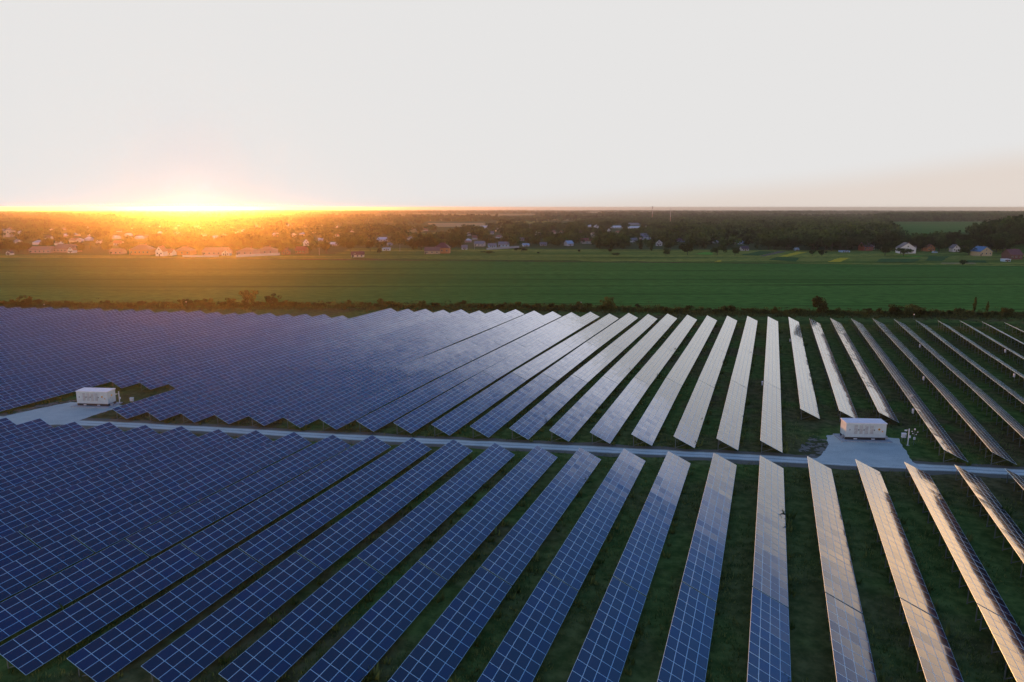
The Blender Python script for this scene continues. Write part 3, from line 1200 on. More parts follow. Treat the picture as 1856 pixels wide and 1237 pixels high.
# ------------------------------------------------------------------ trees
def tree_proto(kind, ntri, seed, leaf):
    """unit-height crown (leaf clumps through a lumpy volume) and a tapered trunk with limbs"""
    r = np.random.default_rng(seed)
    if kind == 'round':
        lumps = [((r.normal(0, .19), r.normal(0, .19), r.uniform(.36, .80)), r.uniform(.13, .23)) for _ in range(13)]
    elif kind == 'tall':
        lumps = [((r.normal(0, .05), r.normal(0, .05), .16 + .78 * k / 11), .105 * (1.15 - abs(k / 11 - .4))) for k in range(12)]
    elif kind == 'spread':
        lumps = [((r.normal(0, .30), r.normal(0, .30), r.uniform(.38, .74)), r.uniform(.13, .24)) for _ in range(16)]
    elif kind == 'hedge':
        lumps = [((r.normal(0, .23), r.normal(0, .23), r.uniform(.06, .82)), r.uniform(.11, .20)) for _ in range(24)]
    else:      # bush
        lumps = [((r.normal(0, .34), r.normal(0, .34), r.uniform(.16, .62)), r.uniform(.18, .34)) for _ in range(10)]
    V, F, T = [], [], []
    per = ntri // len(lumps)
    for (c, rad) in lumps:
        d = r.normal(0, 1, (per, 3))
        d /= np.linalg.norm(d, axis=1)[:, None]
        rr = rad * r.uniform(0.55, 1.08, per) ** 0.6
        p = np.array(c) + d * rr[:, None] * np.array((1, 1, .85))
        p[:, 2] = np.maximum(p[:, 2], 0.03)
        # each leaf clump is a small triangle, mostly facing out of its lump
        nrm = d + r.normal(0, .6, (per, 3))
        nrm /= np.linalg.norm(nrm, axis=1)[:, None]
        a = np.cross(nrm, r.normal(0, 1, (per, 3)))
        a /= np.linalg.norm(a, axis=1)[:, None]
        b = np.cross(nrm, a)
        sz = (leaf * r.uniform(.6, 1.5, per))[:, None]
        n = sum(len(q) for q in V)
        V.append(np.concatenate([p + a * sz, p - a * sz * .5 + b * sz * .87, p - a * sz * .5 - b * sz * .87]))
        F.append(np.stack([np.arange(per), np.arange(per) + per, np.arange(per) + 2 * per], 1) + n)
        T.append(np.clip(r.uniform(.15, .75) + r.normal(0, .18, per), 0, 1))
    V, F, T = np.concatenate(V), np.concatenate(F), np.concatenate(T)
    V[:, 2] /= V[:, 2].max()
    return V, F, T, lumps


def trunk_mesh(lumps, kind):
    m = MB()
    h = .5 if kind != 'bush' else .3
    m.tube((0, 0, -.04), (0.01, 0, h * .5), .028, .022, 7)
    m.tube((0.01, 0, h * .5), (0, .01, h), .022, .014, 7)
    for (c, rad) in lumps[:5]:
        m.tube((0.005, 0, h * .6), (c[0] * .8, c[1] * .8, min(.9, c[2])), .012, .005, 5)
    return m.mesh('trunk', [M_BARK])


KINDS = ['round', 'round', 'spread', 'tall', 'spread', 'round']
PROTO, PROTO_LO, CROWN, TRUNK = [], [], [], []
for q, k in enumerate(KINDS):
    V, F, T, lu = tree_proto(k, 1500, 20 + q, .040)
    PROTO.append((V, F, T))
    CROWN.append(np_mesh('crown', V, F, [M_LEAF], T))
    TRUNK.append(trunk_mesh(lu, k))
    PROTO_LO.append(tree_proto(k, 150, 20 + q, .085)[:3])
BUSH, BUSH_T = [], []
for q in range(4):
    V, F, T, lu = tree_proto('bush', 700, 50 + q, .075)
    BUSH.append(np_mesh('crown', V, F, [M_LEAF2], T))
    BUSH_T.append(trunk_mesh(lu, 'bush'))


def plant(name, crown, trunk, x, y, h, wid, label, cat, group=None):
    o = empty(name, (x, y, H(x, y) - 0.05), random.uniform(0, 6.28))
    o.scale = (h * wid, h * wid, h)
    tag(o, label, cat, group)
    link('crown', crown, o)
    link('trunk', trunk, o)
    return o


# single trees and bushes along the hedgerow that can be told apart: px, base, height px, width ratio, proto, label
HEDGE = [
    (450, 551, 27, 1.0, 2, 'bushy golden-lit tree in the hedgerow, tallest left of centre'),
    (493, 551, 19, 1.3, 0, 'pale feathery tree in the hedgerow right of the golden-lit one'),
    (417, 553, 14, 1.5, 4, 'leaning low tree in the hedgerow left of the golden-lit one'),
    (48, 556, 22, 0.9, 0, 'thin pale tree at the far left end of the hedgerow'),
    (692, 553, 13, 1.3, 1, 'bright yellow-green bush where the far panel ends step back'),
    (632, 552, 9, 1.2, 5, 'small yellow bush in the hedgerow left of the panel step'),
    (1103, 560, 24, 1.1, 0, 'broad olive tree in the hedgerow near the middle of the panel ends'),
    (1047, 560, 14, 1.3, 1, 'olive shrub left of the broad olive hedgerow tree'),
    (1405, 569, 14, 0.8, 5, 'narrow light shrub in the hedgerow left of the big rounded tree'),
    (1484, 567, 31, 1.0, 2, 'big rounded tree standing alone in the right half of the hedgerow'),
    (1620, 569, 18, 1.6, 4, 'wide olive shrub in the hedgerow right of the big rounded tree'),
    (1653, 572, 20, 1.5, 2, 'reddish brown mound of shrub at the right of the hedgerow'),
    (1766, 566, 28, 0.65, 3, 'slender wispy tree at the right end of the hedgerow'),
    (1789, 566, 20, 0.75, 3, 'shorter wispy tree beside the slender one, hedgerow right end'),
    (1822, 571, 14, 1.7, 4, 'wide shrub at the far right of the hedgerow'),
]
M_LEAF3 = mat_leaf('hedge_tree_leaves', (0.05, 0.062, 0.020), (0.15, 0.15, 0.04), 0.5)
HCROWN = []
for q in range(6):
    V, F, T, lu = tree_proto('tall' if q == 3 else 'hedge', 1300, 70 + q, .042)
    HCROWN.append(np_mesh('crown', V, F, [M_LEAF3], T))
for px, py, hp, wd, q, lab in HEDGE:
    x, y = at(px, py)
    h = hp * depth(x, y) / FPX
    plant('hedgerow_tree', HCROWN[q], TRUNK[q], x, y, h, wd, lab, 'tree')


def hedge_line(px):
    return np.interp(px, [-300, 0, 620, 1000, 1240, 1856, 2200], [549, 553, 555, 558, 563, 570, 575])


def build_shrubs():
    r = np.random.default_rng(31)
    lab = 'low shrub in the scrubby hedgerow strip between solar farm and crop field'
    for k in range(170):
        px = -30 + 1920 * (k + r.random()) / 170
        py = hedge_line(px) + r.normal(0, 2.2) + (1.5 if px > 1200 else 0)
        x, y = at(px, py)
        h = r.uniform(1.0, 2.2) * (1.25 if r.random() < .15 else 1)
        q = r.integers(0, 4)
        plant('shrub', BUSH[q], BUSH_T[q], x, y, h, r.uniform(.9, 1.5), lab, 'shrub', 'shrubs of the hedgerow')
    # the undergrowth between them
    n = 16000
    px = r.uniform(-60, 1920, n)
    py = hedge_line(px) + r.normal(1.0, 3.6, n) + np.where(px > 1200, 2.5, 0)
    P = np.array([at(a, b) for a, b in zip(px, py)])
    h = r.uniform(.25, 1.0, n)
    V, F, T = blades(np.stack([P[:, 0], P[:, 1], height(P[:, 0], P[:, 1]) - .05], 1), h, h * .9, 6, 9, 0, .8)
    tag(link('undergrowth', np_mesh('undergrowth', V, F, [M_LEAF2], T)), kind='stuff')


build_shrubs()

# ------------------------------------------------------------------ houses of the village
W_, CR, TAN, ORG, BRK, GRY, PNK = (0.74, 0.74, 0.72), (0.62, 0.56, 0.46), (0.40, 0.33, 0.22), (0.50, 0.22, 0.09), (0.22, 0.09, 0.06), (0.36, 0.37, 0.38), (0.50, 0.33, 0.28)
RR, RM, RB, RG, RL, RD, RW, RO = (0.30, 0.045, 0.03), (0.10, 0.022, 0.03), (0.05, 0.17, 0.32), (0.20, 0.21, 0.22), (0.35, 0.52, 0.64), (0.075, 0.055, 0.06), (0.72, 0.75, 0.77), (0.34, 0.15, 0.08)
HOUSES = []


def house(px, py, wpx, hpx, wall, roof, style, rz, label, dep=0.9, group=None, detail=True, name='house'):
    """wpx, hpx: width and height to the ridge in pixels of the photograph; rz in degrees; style gable (gable towards us), side, hip, flat"""
    x, y = at(px, py)
    k = depth(x, y) / FPX
    w, ht = wpx * k, hpx * k
    d = max(5.0, w * dep)
    wh = ht * {'gable': .52, 'side': .50, 'hip': .52, 'flat': .86}[style]
    root = empty(name, (x, y, H(x, y)), R(rz))
    tag(root, label, 'house' if name == 'house' else name.replace('_', ' '), group)
    HOUSES.append((px, py, wpx, hpx))
    b = -1.0
    m = MB()
    hw, y0, y1 = w / 2, 0.0, d
    if style == 'gable':
        f = [(-hw, y0, b), (hw, y0, b), (hw, y0, wh), (0, y0, ht - .12), (-hw, y0, wh)]
        bk = [(-hw, y1, b), (-hw, y1, wh), (0, y1, ht - .12), (hw, y1, wh), (hw, y1, b)]
        m.quad(f); m.quad(bk)
        m.quad([(-hw, y1, b), (-hw, y0, b), (-hw, y0, wh), (-hw, y1, wh)])
        m.quad([(hw, y0, b), (hw, y1, b), (hw, y1, wh), (hw, y0, wh)])
    elif style == 'side':
        m.quad([(-hw, y0, b), (hw, y0, b), (hw, y0, wh), (-hw, y0, wh)])
        m.quad([(hw, y1, b), (-hw, y1, b), (-hw, y1, wh), (hw, y1, wh)])
        m.quad([(-hw, y1, b), (-hw, y0, b), (-hw, y0, wh), (-hw, d / 2, ht - .12), (-hw, y1, wh)])
        m.quad([(hw, y0, b), (hw, y1, b), (hw, y1, wh), (hw, d / 2, ht - .12), (hw, y0, wh)])
    else:
        m.box((0, d / 2, (wh + b) / 2), (w, d, wh - b))
    m.build('wall', paint(wall), root)
    rf = MB()
    o, t = 0.45, 0.22
    if style == 'gable':
        sl = (ht - wh) / hw
        for sg in (-1, 1):
            e = (sg * (hw + o), wh - o * sl)
            a = [(e[0], y0 - o, e[1]), (0, y0 - o, ht), (0, y1 + o, ht), (e[0], y1 + o, e[1])]
            c = [(p[0], p[1], p[2] + t) for p in a]
            if sg > 0:
                a, c = a[::-1], c[::-1]
            rf.quad(c[::-1]); rf.quad(a)
            for q in range(4):
                rf.quad([a[q], c[q], c[(q + 1) % 4], a[(q + 1) % 4]])
    elif style == 'side':
        sl = (ht - wh) / (d / 2)
        for sg in (-1, 1):
            ye = y0 - o if sg < 0 else y1 + o
            a = [(-hw - o, ye, wh - o * sl), (hw + o, ye, wh - o * sl), (hw + o, d / 2, ht), (-hw - o, d / 2, ht)]
            c = [(p[0], p[1], p[2] + t) for p in a]
            if sg > 0:
                a, c = a[::-1], c[::-1]
            rf.quad(c); rf.quad(a[::-1])
            for q in range(4):
                rf.quad([a[q], a[(q + 1) % 4], c[(q + 1) % 4], c[q]])
    elif style == 'hip':
        e = [(-hw - o, y0 - o, wh), (hw + o, y0 - o, wh), (hw + o, y1 + o, wh), (-hw - o, y1 + o, wh)]
        rl = max(0.2, hw - d * .42)
        A, B = (-rl, d / 2, ht), (rl, d / 2, ht)
        rf.quad([e[0], e[1], B, A]); rf.quad([e[1], e[2], B]); rf.quad([e[2], e[3], A, B]); rf.quad([e[3], e[0], A]); rf.quad(e[::-1])
    else:
        rf.box((0, d / 2, (wh + ht) / 2), (w + .6, d + .6, ht - wh), 0, 0, .93)
    r_ = rf.build('roof', paint(roof, .55), root)
    if detail:
        if style != 'flat':
            m = MB(); m.box((hw * .35, d * .55, ht - .1), (.6, .6, 1.6)); m.box((hw * .35, d * .55, ht + .75), (.74, .74, .16))
            m.build('chimney', paint(BRK), r_)
        nw = 2 if w < 9 else 3 if w < 16 else 5
        for q in range(nw):
            cx = -hw + w * (q + .5) / nw
            m = MB(); m.box((cx, -.03, wh * .55), (1.3, .10, 1.4)); f = m.build('window', paint((.60, .60, .58)), root)
            m = MB(); m.box((cx, -.09, wh * .55), (1.06, .04, 1.16)); m.build('pane', M_PANE, f)
        if style == 'gable':
            m = MB(); m.box((0, -.03, wh + (ht - wh) * .32), (1.1, .10, 1.2)); f = m.build('window', paint((.60, .60, .58)), root)
            m = MB(); m.box((0, -.09, wh + (ht - wh) * .32), (.9, .04, 1.0)); m.build('pane', M_PANE, f)
        m = MB(); m.box((-hw + .9 if nw > 2 else 0, -.05, 1.05), (1.0, .12, 2.1)); m.build('door', paint((.12, .08, .05)), root)
    return root


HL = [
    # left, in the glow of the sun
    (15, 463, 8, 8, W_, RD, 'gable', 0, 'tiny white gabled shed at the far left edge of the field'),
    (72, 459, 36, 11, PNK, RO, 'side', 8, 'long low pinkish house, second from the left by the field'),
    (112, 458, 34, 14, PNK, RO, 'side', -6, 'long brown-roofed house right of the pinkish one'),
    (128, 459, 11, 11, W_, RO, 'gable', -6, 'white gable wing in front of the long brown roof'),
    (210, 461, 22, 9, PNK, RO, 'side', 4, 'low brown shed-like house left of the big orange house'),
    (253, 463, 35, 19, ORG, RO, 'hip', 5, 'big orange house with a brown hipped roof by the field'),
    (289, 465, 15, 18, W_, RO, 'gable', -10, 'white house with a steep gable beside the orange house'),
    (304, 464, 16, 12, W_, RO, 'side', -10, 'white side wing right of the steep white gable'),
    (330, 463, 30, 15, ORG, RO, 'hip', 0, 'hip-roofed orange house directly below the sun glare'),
    (388, 463, 42, 13, PNK, RO, 'side', 3, 'long terracotta roof right of the sun glare'),
    (409, 464, 14, 10, W_, RO, 'gable', 3, 'white triangular gable before the long terracotta roof'),
    (444, 463, 32, 13, PNK, RO, 'hip', -5, 'terracotta hip roof right of the white triangular gable'),
    (480, 461, 31, 13, PNK, RO, 'hip', 0, 'square house with white eaves line behind the white wall'),
    (518, 462, 14, 11, BRK, RM, 'gable', 10, 'dark red barn at the right end of the white wall'),
    (544, 460, 18, 12, BRK, RR, 'side', -8, 'red roofed house right of the dark red barn'),
    (178, 444, 9, 8, W_, RW, 'gable', -20, 'small bright white house among left village trees'),
    (213, 445, 14, 8, W_, RO, 'side', 10, 'pale house with orange roof above the low brown shed'),
    (556, 446, 9, 11, W_, RW, 'gable', 25, 'bright white house catching the sun above the red roof'),
    (581, 437, 8, 5, W_, RW, 'side', 10, 'small white roof among trees right of the sunlit white house'),
    (605, 446, 14, 6, GRY, RW, 'side', -5, 'long pale roof half hidden in trees left of the maroon cottage'),
    # centre
    (648, 467, 22, 10, CR, RM, 'side', 8, 'small maroon-roofed cottage standing alone at the field edge'),
    (643, 467, 8, 8, W_, RM, 'gable', 8, 'white front gable of the lone maroon cottage'),
    (667, 441, 8, 9, W_, RW, 'gable', 0, 'narrow white gable above the maroon cottage'),
    (691, 438, 17, 7, W_, RW, 'side', -6, 'white double-roofed house in the trees above the cottage'),
    (706, 445, 9, 4, W_, RL, 'flat', 0, 'small white flat-roofed building below the double-roofed house'),
    (700, 455, 14, 5, W_, RL, 'flat', 4, 'white greenhouse-like shed right of the maroon cottage'),
    (783, 461, 27, 12, TAN, (.17, .09, .06), 'side', 0, 'low tan house with brown roof against the orange one'),
    (801, 460, 27, 19, ORG, RM, 'hip', 0, 'bright orange house with a maroon hipped roof'),
    (842, 453, 10, 8, W_, RG, 'side', 5, 'grey-roofed white house right of the orange house'),
    (868, 447, 18, 9, CR, RG, 'side', -10, 'grey-roofed house behind the blue fence'),
    (893, 449, 14, 7, RL, RG, 'side', 10, 'pale blue house behind the grey field fence'),
    (912, 448, 18, 9, RL, RG, 'side', -8, 'larger blue-grey roofed house behind the grey field fence'),
    (954, 447, 11, 5, W_, RL, 'side', 12, 'small white shed with light blue roof past the fence'),
    (985, 446, 12, 6, GRY, RG, 'side', 0, 'grey shed in trees past the light blue shed'),
    (1034, 446, 13, 9, W_, RL, 'side', 30, 'house with a bright sky-blue roof among dark trees'),
    (1064, 442, 22, 9, CR, RR, 'side', -5, 'house with a bright red roof among dark trees'),
    (1171, 435, 18, 11, W_, RG, 'side', 0, 'white many-windowed block above the dark trees'),
    (1194, 446, 11, 10, W_, RW, 'gable', -15, 'white steep-gabled house right of the many-windowed block'),
    (1120, 414, 22, 4, W_, RW, 'side', 0, 'left one of the two long far white barns'),
    (1150, 415, 21, 4, W_, RW, 'side', 0, 'right one of the two long far white barns'),
    (1150, 409, 18, 4, GRY, RG, 'side', 0, 'long grey barn just beyond the two white barns'),
    (1067, 413, 9, 5, W_, RW, 'side', 10, 'far white house left of the long white barns'),
    (1082, 414, 10, 6, W_, RW, 'gable', 0, 'far white gabled house beside the long white barns'),
    (1104, 421, 5, 6, W_, RW, 'gable', 0, 'tiny white house below the long white barns'),
    (975, 426, 10, 6, W_, RW, 'gable', 12, 'white gabled house in mid-village trees'),
    (1020, 423, 11, 4, W_, RO, 'side', 0, 'low white house in mid-village trees'),
    (946, 437, 8, 6, W_, RG, 'side', 5, 'small white house left of the sky-blue roof'),
    (960, 414, 9, 4, W_, RL, 'side', 0, 'pale blue roofed far building near the poplar'),
    (877, 415, 14, 5, W_, RW, 'side', -8, 'white far barn on the edge of the pale field'),
    (903, 420, 8, 5, W_, RW, 'gable', 10, 'white far house left of the poplar'),
    (890, 425, 9, 5, W_, RG, 'side', 0, 'white house with grey roof below the white far barn'),
    # right
    (1232, 439, 18, 6, GRY, RM, 'side', 0, 'dull purple roof in the dark trees right of the white gable'),
    (1298, 441, 8, 5, W_, RW, 'side', 10, 'small white roof above the round field-edge trees'),
    (1341, 443, 15, 6, W_, RL, 'side', 0, 'house with a wide light blue roof at the tree edge'),
    (1351, 455, 13, 8, GRY, RD, 'side', 5, 'dark grey shed at the meadow edge'),
    (1445, 455, 6, 5, RL, RL, 'side', 0, 'tiny light blue hut above the yellow plot'),
    (1371, 434, 9, 3, W_, RW, 'side', 0, 'small white roof deep in the right woods'),
    (1574, 455, 18, 15, (.30, .10, .06), (.09, .06, .10), 'side', 12, 'brick house with a dark purple roof'),
    (1583, 453, 5, 11, W_, (.09, .06, .10), 'gable', 12, 'narrow white end of the purple-roofed brick house'),
    (1533, 458, 15, 3, RL, RL, 'flat', 0, 'low pale blue greenhouse at the wood edge'),
    (1645, 460, 27, 19, W_, RD, 'gable', -12, 'big white house with a broad gable and dark roof'),
    (1656, 459, 7, 13, W_, RD, 'flat', -12, 'white flat-roofed wing of the broad-gabled house'),
    (1687, 456, 16, 12, ORG, (.28, .13, .07), 'gable', 8, 'orange-brown gabled house right of the big white one'),
    (1733, 457, 13, 13, W_, RG, 'gable', 0, 'small white A-frame house with a dark window'),
    (1787, 465, 25, 17, (.46, .39, .24), RB, 'gable', 10, 'tan brick house with a bright blue roof'),
    (1849, 449, 22, 10, W_, RG, 'gable', 5, 'white house behind the dark brown one at the right edge'),
    (1842, 471, 24, 18, (.12, .055, .045), (.16, .06, .045), 'side', 6, 'dark brown house at the right edge of the field'),
    (1826, 475, 11, 5, RL, RW, 'flat', 0, 'pale flat-roofed garage before the dark brown house'),
]
for a in HL:
    house(*a)

# twin-towered building at the far left
x, y = at(13, 430)
root = empty('church', (x, y, H(x, y)), R(5))
tag(root, 'pale church with two pointed towers above the trees, far left', 'church')
k = depth(x, y) / FPX
HOUSES.append((13, 430, 20, 18))
m = MB(); m.box((0, 6, 5 * k), (14 * k, 12, 12 * k)); m.build('nave', paint(CR), root)
for sx, ht in ((-4.5, 11), (4.5, 12.5)):
    m = MB(); m.box((sx * k, -1, ht * k / 2), (7 * k, 5, ht * k)); tw = m.build('tower', paint(CR), root)
    m = MB(); m.box((sx * k, -1, ht * k + 1.8 * k), (8.4 * k, 6.4, 3.6 * k), 0, 0, .05); m.tube((sx * k, -1, ht * k + 3.4 * k), (sx * k, -1, ht * k + 6 * k), .12, .05, 6)
    m.build('spire', paint(RG, .5), tw)
    m = MB(); m.box((sx * k, -3.55, ht * k * .7), (1.2, .12, 2.0)); m.build('window', M_PANE, tw)


def far_houses():
    r = np.random.default_rng(77)
    walls = [W_, W_, CR, W_, PNK]
    roofs = [RO, RW, RG, RO, RL, RD]
    zones = [(5, 150, 416, 446, 12), (150, 330, 410, 440, 16), (330, 620, 408, 436, 22), (620, 900, 414, 446, 7), (900, 1230, 414, 440, 7)]
    labs = ['small far house among hazy village trees near the church', 'small far house in the glowing village left of the sun',
            'small far house in the village right of the sun glare', 'small house among trees in the middle of the village',
            'small pale house among the dark trees of the village']
    for (a, b, c, d, n), lab in zip(zones, labs):
        done = 0
        while done < n:
            px, py = r.uniform(a, b), c + (d - c) * r.random() ** 1.3
            if any(abs(px - q[0]) < (q[2] + 12) / 2 and abs(py - q[1]) < 9 for q in HOUSES):
                continue
            s = 0.5 + 0.7 * (py - 405) / 45
            house(px, py, 11 * s * r.uniform(.8, 1.3), 6.5 * s * r.uniform(.85, 1.2), walls[r.integers(5)], roofs[r.integers(6)],
                  ['gable', 'side', 'side', 'hip'][r.integers(4)], r.uniform(-35, 35), lab, 0.9, lab.replace(' house ', ' houses '), False)
            done += 1


far_houses()


def fence(p0, p1, hgt, mat, label, n):
    (x0, y0), (x1, y1) = at(*p0), at(*p1)
    L = math.hypot(x1 - x0, y1 - y0)
    root = empty('field_wall', (x0, y0, H(x0, y0)), math.atan2(y1 - y0, x1 - x0))
    tag(root, label, 'wall')
    for i in range(n):
        a, b = L * i / n, L * (i + 1) / n
        m = MB(); m.box(((a + b) / 2, 0, hgt / 2 - .3), (b - a - .3, .12, hgt + .6)); m.build('panel', mat, root)
        m = MB(); m.box((a, 0, hgt / 2 - .2), (.28, .28, hgt + .7)); m.build('pillar', mat, root)


fence((331, 466.5), (397, 466.5), 1.7, paint((.62, .6, .57)), 'low white wall at the field edge under the sun glare', 9)
fence((428, 467), (508, 463), 2.2, paint((.62, .6, .57)), 'long white sloping wall at the field edge, right of the glare', 11)
fence((882, 453.5), (941, 449.5), 2.0, paint((.34, .38, .42)), 'grey-blue metal fence at the meadow edge before blue-grey roofs', 9)

# utility poles and masts
for px, py, hp, lab in ((860, 453, 12, 'thin pale pole right of the orange house'), (725, 456, 12, 'leaning pale pole left of the tan house'),
                        (579, 463, 13, 'thin pole at the village edge right of the red roof'), (1771, 457, 13, 'bare pole left of the tan brick house')):
    x, y = at(px, py)
    h = hp * depth(x, y) / FPX
    root = empty('utility_pole', (x, y, H(x, y)))
    tag(root, lab, 'pole', 'village utility poles')
    m = MB(); m.tube((0, 0, -.5), (0, 0, h), .18, .12, 8); m.build('pole', paint((.42, .40, .36)), root)
    m = MB(); m.box((0, 0, h - .5), (1.8, .12, .12)); m.build('crossarm', paint((.20, .17, .14)), root)
for px, py, top, w, lab in ((1182, 402, 375.2, 2.2, 'red and white lattice radio mast with antenna drums, left of two'),
                            (1214.5, 412, 377, 1.1, 'slender guyed radio mast, right of two')):
    x, y = at(px, py)
    k = depth(x, y) / FPX
    h = (py - top) * k
    root = empty('radio_mast', (x, y, H(x, y)))
    tag(root, lab, 'mast', 'radio masts on the horizon')
    n = 12
    for half, mt in (('lower', paint((.55, .30, .26))), ('upper', paint((.60, .58, .56)))):
        m = MB()
        rg = range(0, n) if half == 'lower' else range(n, 2 * n)
        for i in rg:
            a, b = h * i / (2 * n), h * (i + 1) / (2 * n)
            wa, wb = w * (1 - .6 * a / h), w * (1 - .6 * b / h)
            for sx, sy in ((-1, -1), (1, -1), (1, 1), (-1, 1)):
                m.bar((sx * wa / 2, sy * wa / 2, a), (sx * wb / 2, sy * wb / 2, b), .22, .22)
            m.bar((-wa / 2, -wa / 2, a), (wb / 2, -wb / 2, b), .12, .12)
            m.bar((wa / 2, wa / 2, a), (-wb / 2, wb / 2, b), .12, .12)
            m.bar((-wa / 2, wa / 2, a), (-wb / 2, -wb / 2, b), .12, .12)
        m.build('lattice', mt, root)
    if w > 2:
        for q, z in enumerate((.99, .95, .90)):
            m = MB(); m.tube((0, -.4, h * z - 1.2), (0, -.4, h * z + 1.2), 1.5, 1.5, 10); m.build('antenna_drum', paint((.50, .36, .30)), root)
    else:
        m = MB(); m.tube((0, 0, h), (0, 0, h + 3), .15, .06, 6); m.build('aerial', paint((.5, .5, .5)), root)
        for q in range(3):
            m = MB(); m.tube((0, 0, h * .8), (h * .3 * math.cos(q * 2.1), h * .3 * math.sin(q * 2.1), -.5), .05, .05, 4); m.build('guy_wire', M_STEEL, root)

# a parked car near the orange-gabled house
x, y = at(1694, 459.5)
root = empty('parked_car', (x, y, H(x, y)), R(8))
tag(root, 'light blue parked van at the garden edge right of the big white house', 'van')
m = MB(); m.box((0, 0, .85), (4.8, 1.9, .9)); m.box((-.2, 0, 1.65), (3.8, 1.75, .75), 0, 0, .86); m.build('body', paint((.36, .52, .58), .3), root)
m = MB(); m.box((-.2, -.02, 1.66), (3.3, 1.80, .42)); m.build('window', M_PANE, root)
for sx in (-1.5, 1.5):
    for sy in (-.95, .95):
        m = MB(); m.tube((sx, sy - .1, .35), (sx, sy + .1, .35), .36, .36, 12); m.build('wheel', M_BLK, root)


# ------------------------------------------------------------------ village trees and woods
TREES = [   # trees the photo lets one tell apart
    (1246, 463, 22, 1.0, 0, 'round dark tree at the meadow edge, left of the sunlit pair'),
    (1300, 463, 17, 1.1, 2, 'sunlit yellow-green tree on the meadow edge, left of two'),
    (1332, 464, 16, 1.1, 0, 'dense green tree on the meadow edge, right of two'),
    (1472, 465, 12, 1.1, 1, 'left of two dark round trees above the olive plot'),
    (1489, 465, 12, 1.1, 0, 'right of two dark round trees above the olive plot'),
    (1207, 464, 14, 1.2, 5, 'rounded olive tree at the meadow edge below the white gable'),
    (945, 457, 8, 1.9, 2, 'dark dome-shaped thicket on the open meadow'),
    (886, 461, 6, 2.6, 4, 'low dark bush patch on the meadow below the grey fence'),
    (976, 461, 4.5, 1.3, 1, 'small single bush on the meadow right of the dome thicket'),
    (1117, 465, 7, 1.5, 2, 'dark oval bush on the sunlit meadow'),
    (1105, 458, 7, 1.2, 0, 'pale bush at the back of the sunlit meadow'),
    (1050, 458, 6, .8, 0, 'thin pale sapling on the sunlit meadow'),
    (1744, 482, 11, 1.0, 0, 'lone small tree standing in the crop at right'),
    (906, 412, 14, .8, 3, 'tall dark poplar on the skyline of the pale field'),
    (921, 417, 17, 1.0, 0, 'tall dark tree right of the poplar'),
    (1637, 465, 16, 1.6, 4, 'broad dark tree in front of the big white house'),
    (1604, 464, 22, 1.2, 0, 'dark round tree right of the purple-roofed house'),
    (1666, 457, 22, .8, 1, 'upright dark tree right of the big white house'),
    (1755, 463, 16, 1.6, 2, 'broad dark tree left of the tan brick house'),
    (671, 456, 19, 1.1, 1, 'tall dark tree behind the maroon cottage'),
    (635, 455, 16, 1.2, 0, 'round hazy tree left of the cottage tree'),
    (688, 461, 12, .9, 5, 'pale tree right of the maroon cottage'),
    (770, 443, 13, 1.3, 2, 'dark tree behind the tan house roof'),
    (1098, 418, 18, 1.3, 4, 'large dark tree left of the long white barns'),
    (1131, 420, 17, .8, 0, 'dark tree standing between the two white barns'),
]
for px, py, hp, wd, q, lab in TREES:
    x, y = at(px, py)
    plant('tree', CROWN[q], TRUNK[q], x, y, hp * depth(x, y) / FPX, wd, lab, 'tree')
TXY = [(px, py) for px, py, *_ in TREES]


def inside(px, py, poly):
    c = False
    n = len(poly)
    for i in range(n):
        (x0, y0), (x1, y1) = poly[i], poly[i - 1]
        if (y0 > py) != (y1 > py) and px < (x1 - x0) * (py - y0) / (y1 - y0) + x0:
            c = not c
    return c


# woods and tree groups by where they stand on the ground: outline, spacing in metres, tree height, share of places left empty
WOODS = [
    ([(1225, 452), (1600, 456), (1620, 430), (1600, 402), (1240, 398)], 10, (11, 17), .12),
    ([(1600, 455), (1900, 462), (1900, 441), (1700, 441), (1610, 438)], 9, (8, 12), .15),
    ([(1765, 455), (1920, 458), (1920, 404), (1830, 404), (1775, 425)], 10, (12, 18), .05),
    ([(1040, 452), (1230, 457), (1240, 400), (1060, 404), (1030, 415)], 10, (9, 14), .22),
    ([(830, 447), (1045, 451), (1040, 412), (900, 412), (820, 430)], 10, (8, 13), .35),
    ([(600, 452), (835, 455), (830, 434), (700, 432), (600, 436)], 10, (7, 12), .42),
    ([(560, 430), (720, 427), (900, 423), (780, 420), (560, 415)], 11, (9, 14), .1),
    ([(280, 452), (462, 452), (455, 446), (285, 446)], 8, (12, 15), .05),
    ([(-20, 459), (600, 461), (600, 450), (-20, 450)], 10, (6, 10), .35),
    ([(-20, 448), (600, 448), (600, 402), (-20, 402)], 14, (9, 14), .35),
    ([(1590, 402.5), (1920, 402), (1920, 393), (1600, 394)], 13, (18, 24), .05),
    ([(560, 411), (1240, 400), (1240, 394), (560, 399)], 22, (9, 14), .55),
    ([(-40, 402), (560, 411), (560, 394), (-40, 393)], 24, (9, 14), .4),
]
CLEAR = [
    [(1630, 438), (1770, 437), (1800, 424), (1885, 401.5), (1604, 402.5)],
    [(1255, 420), (1316, 420), (1312, 407), (1264, 407)],
    [(770, 413), (905, 413), (905, 404), (770, 404)],
    [(700, 433), (835, 429), (815, 420), (715, 424)],
    [(1066, 432), (1149, 432), (1149, 426), (1080, 425)],
    [(1336, 432), (1430, 432), (1420, 423), (1346, 423)],
    [(1105, 418), (1165, 418), (1165, 407), (1108, 407)],
]


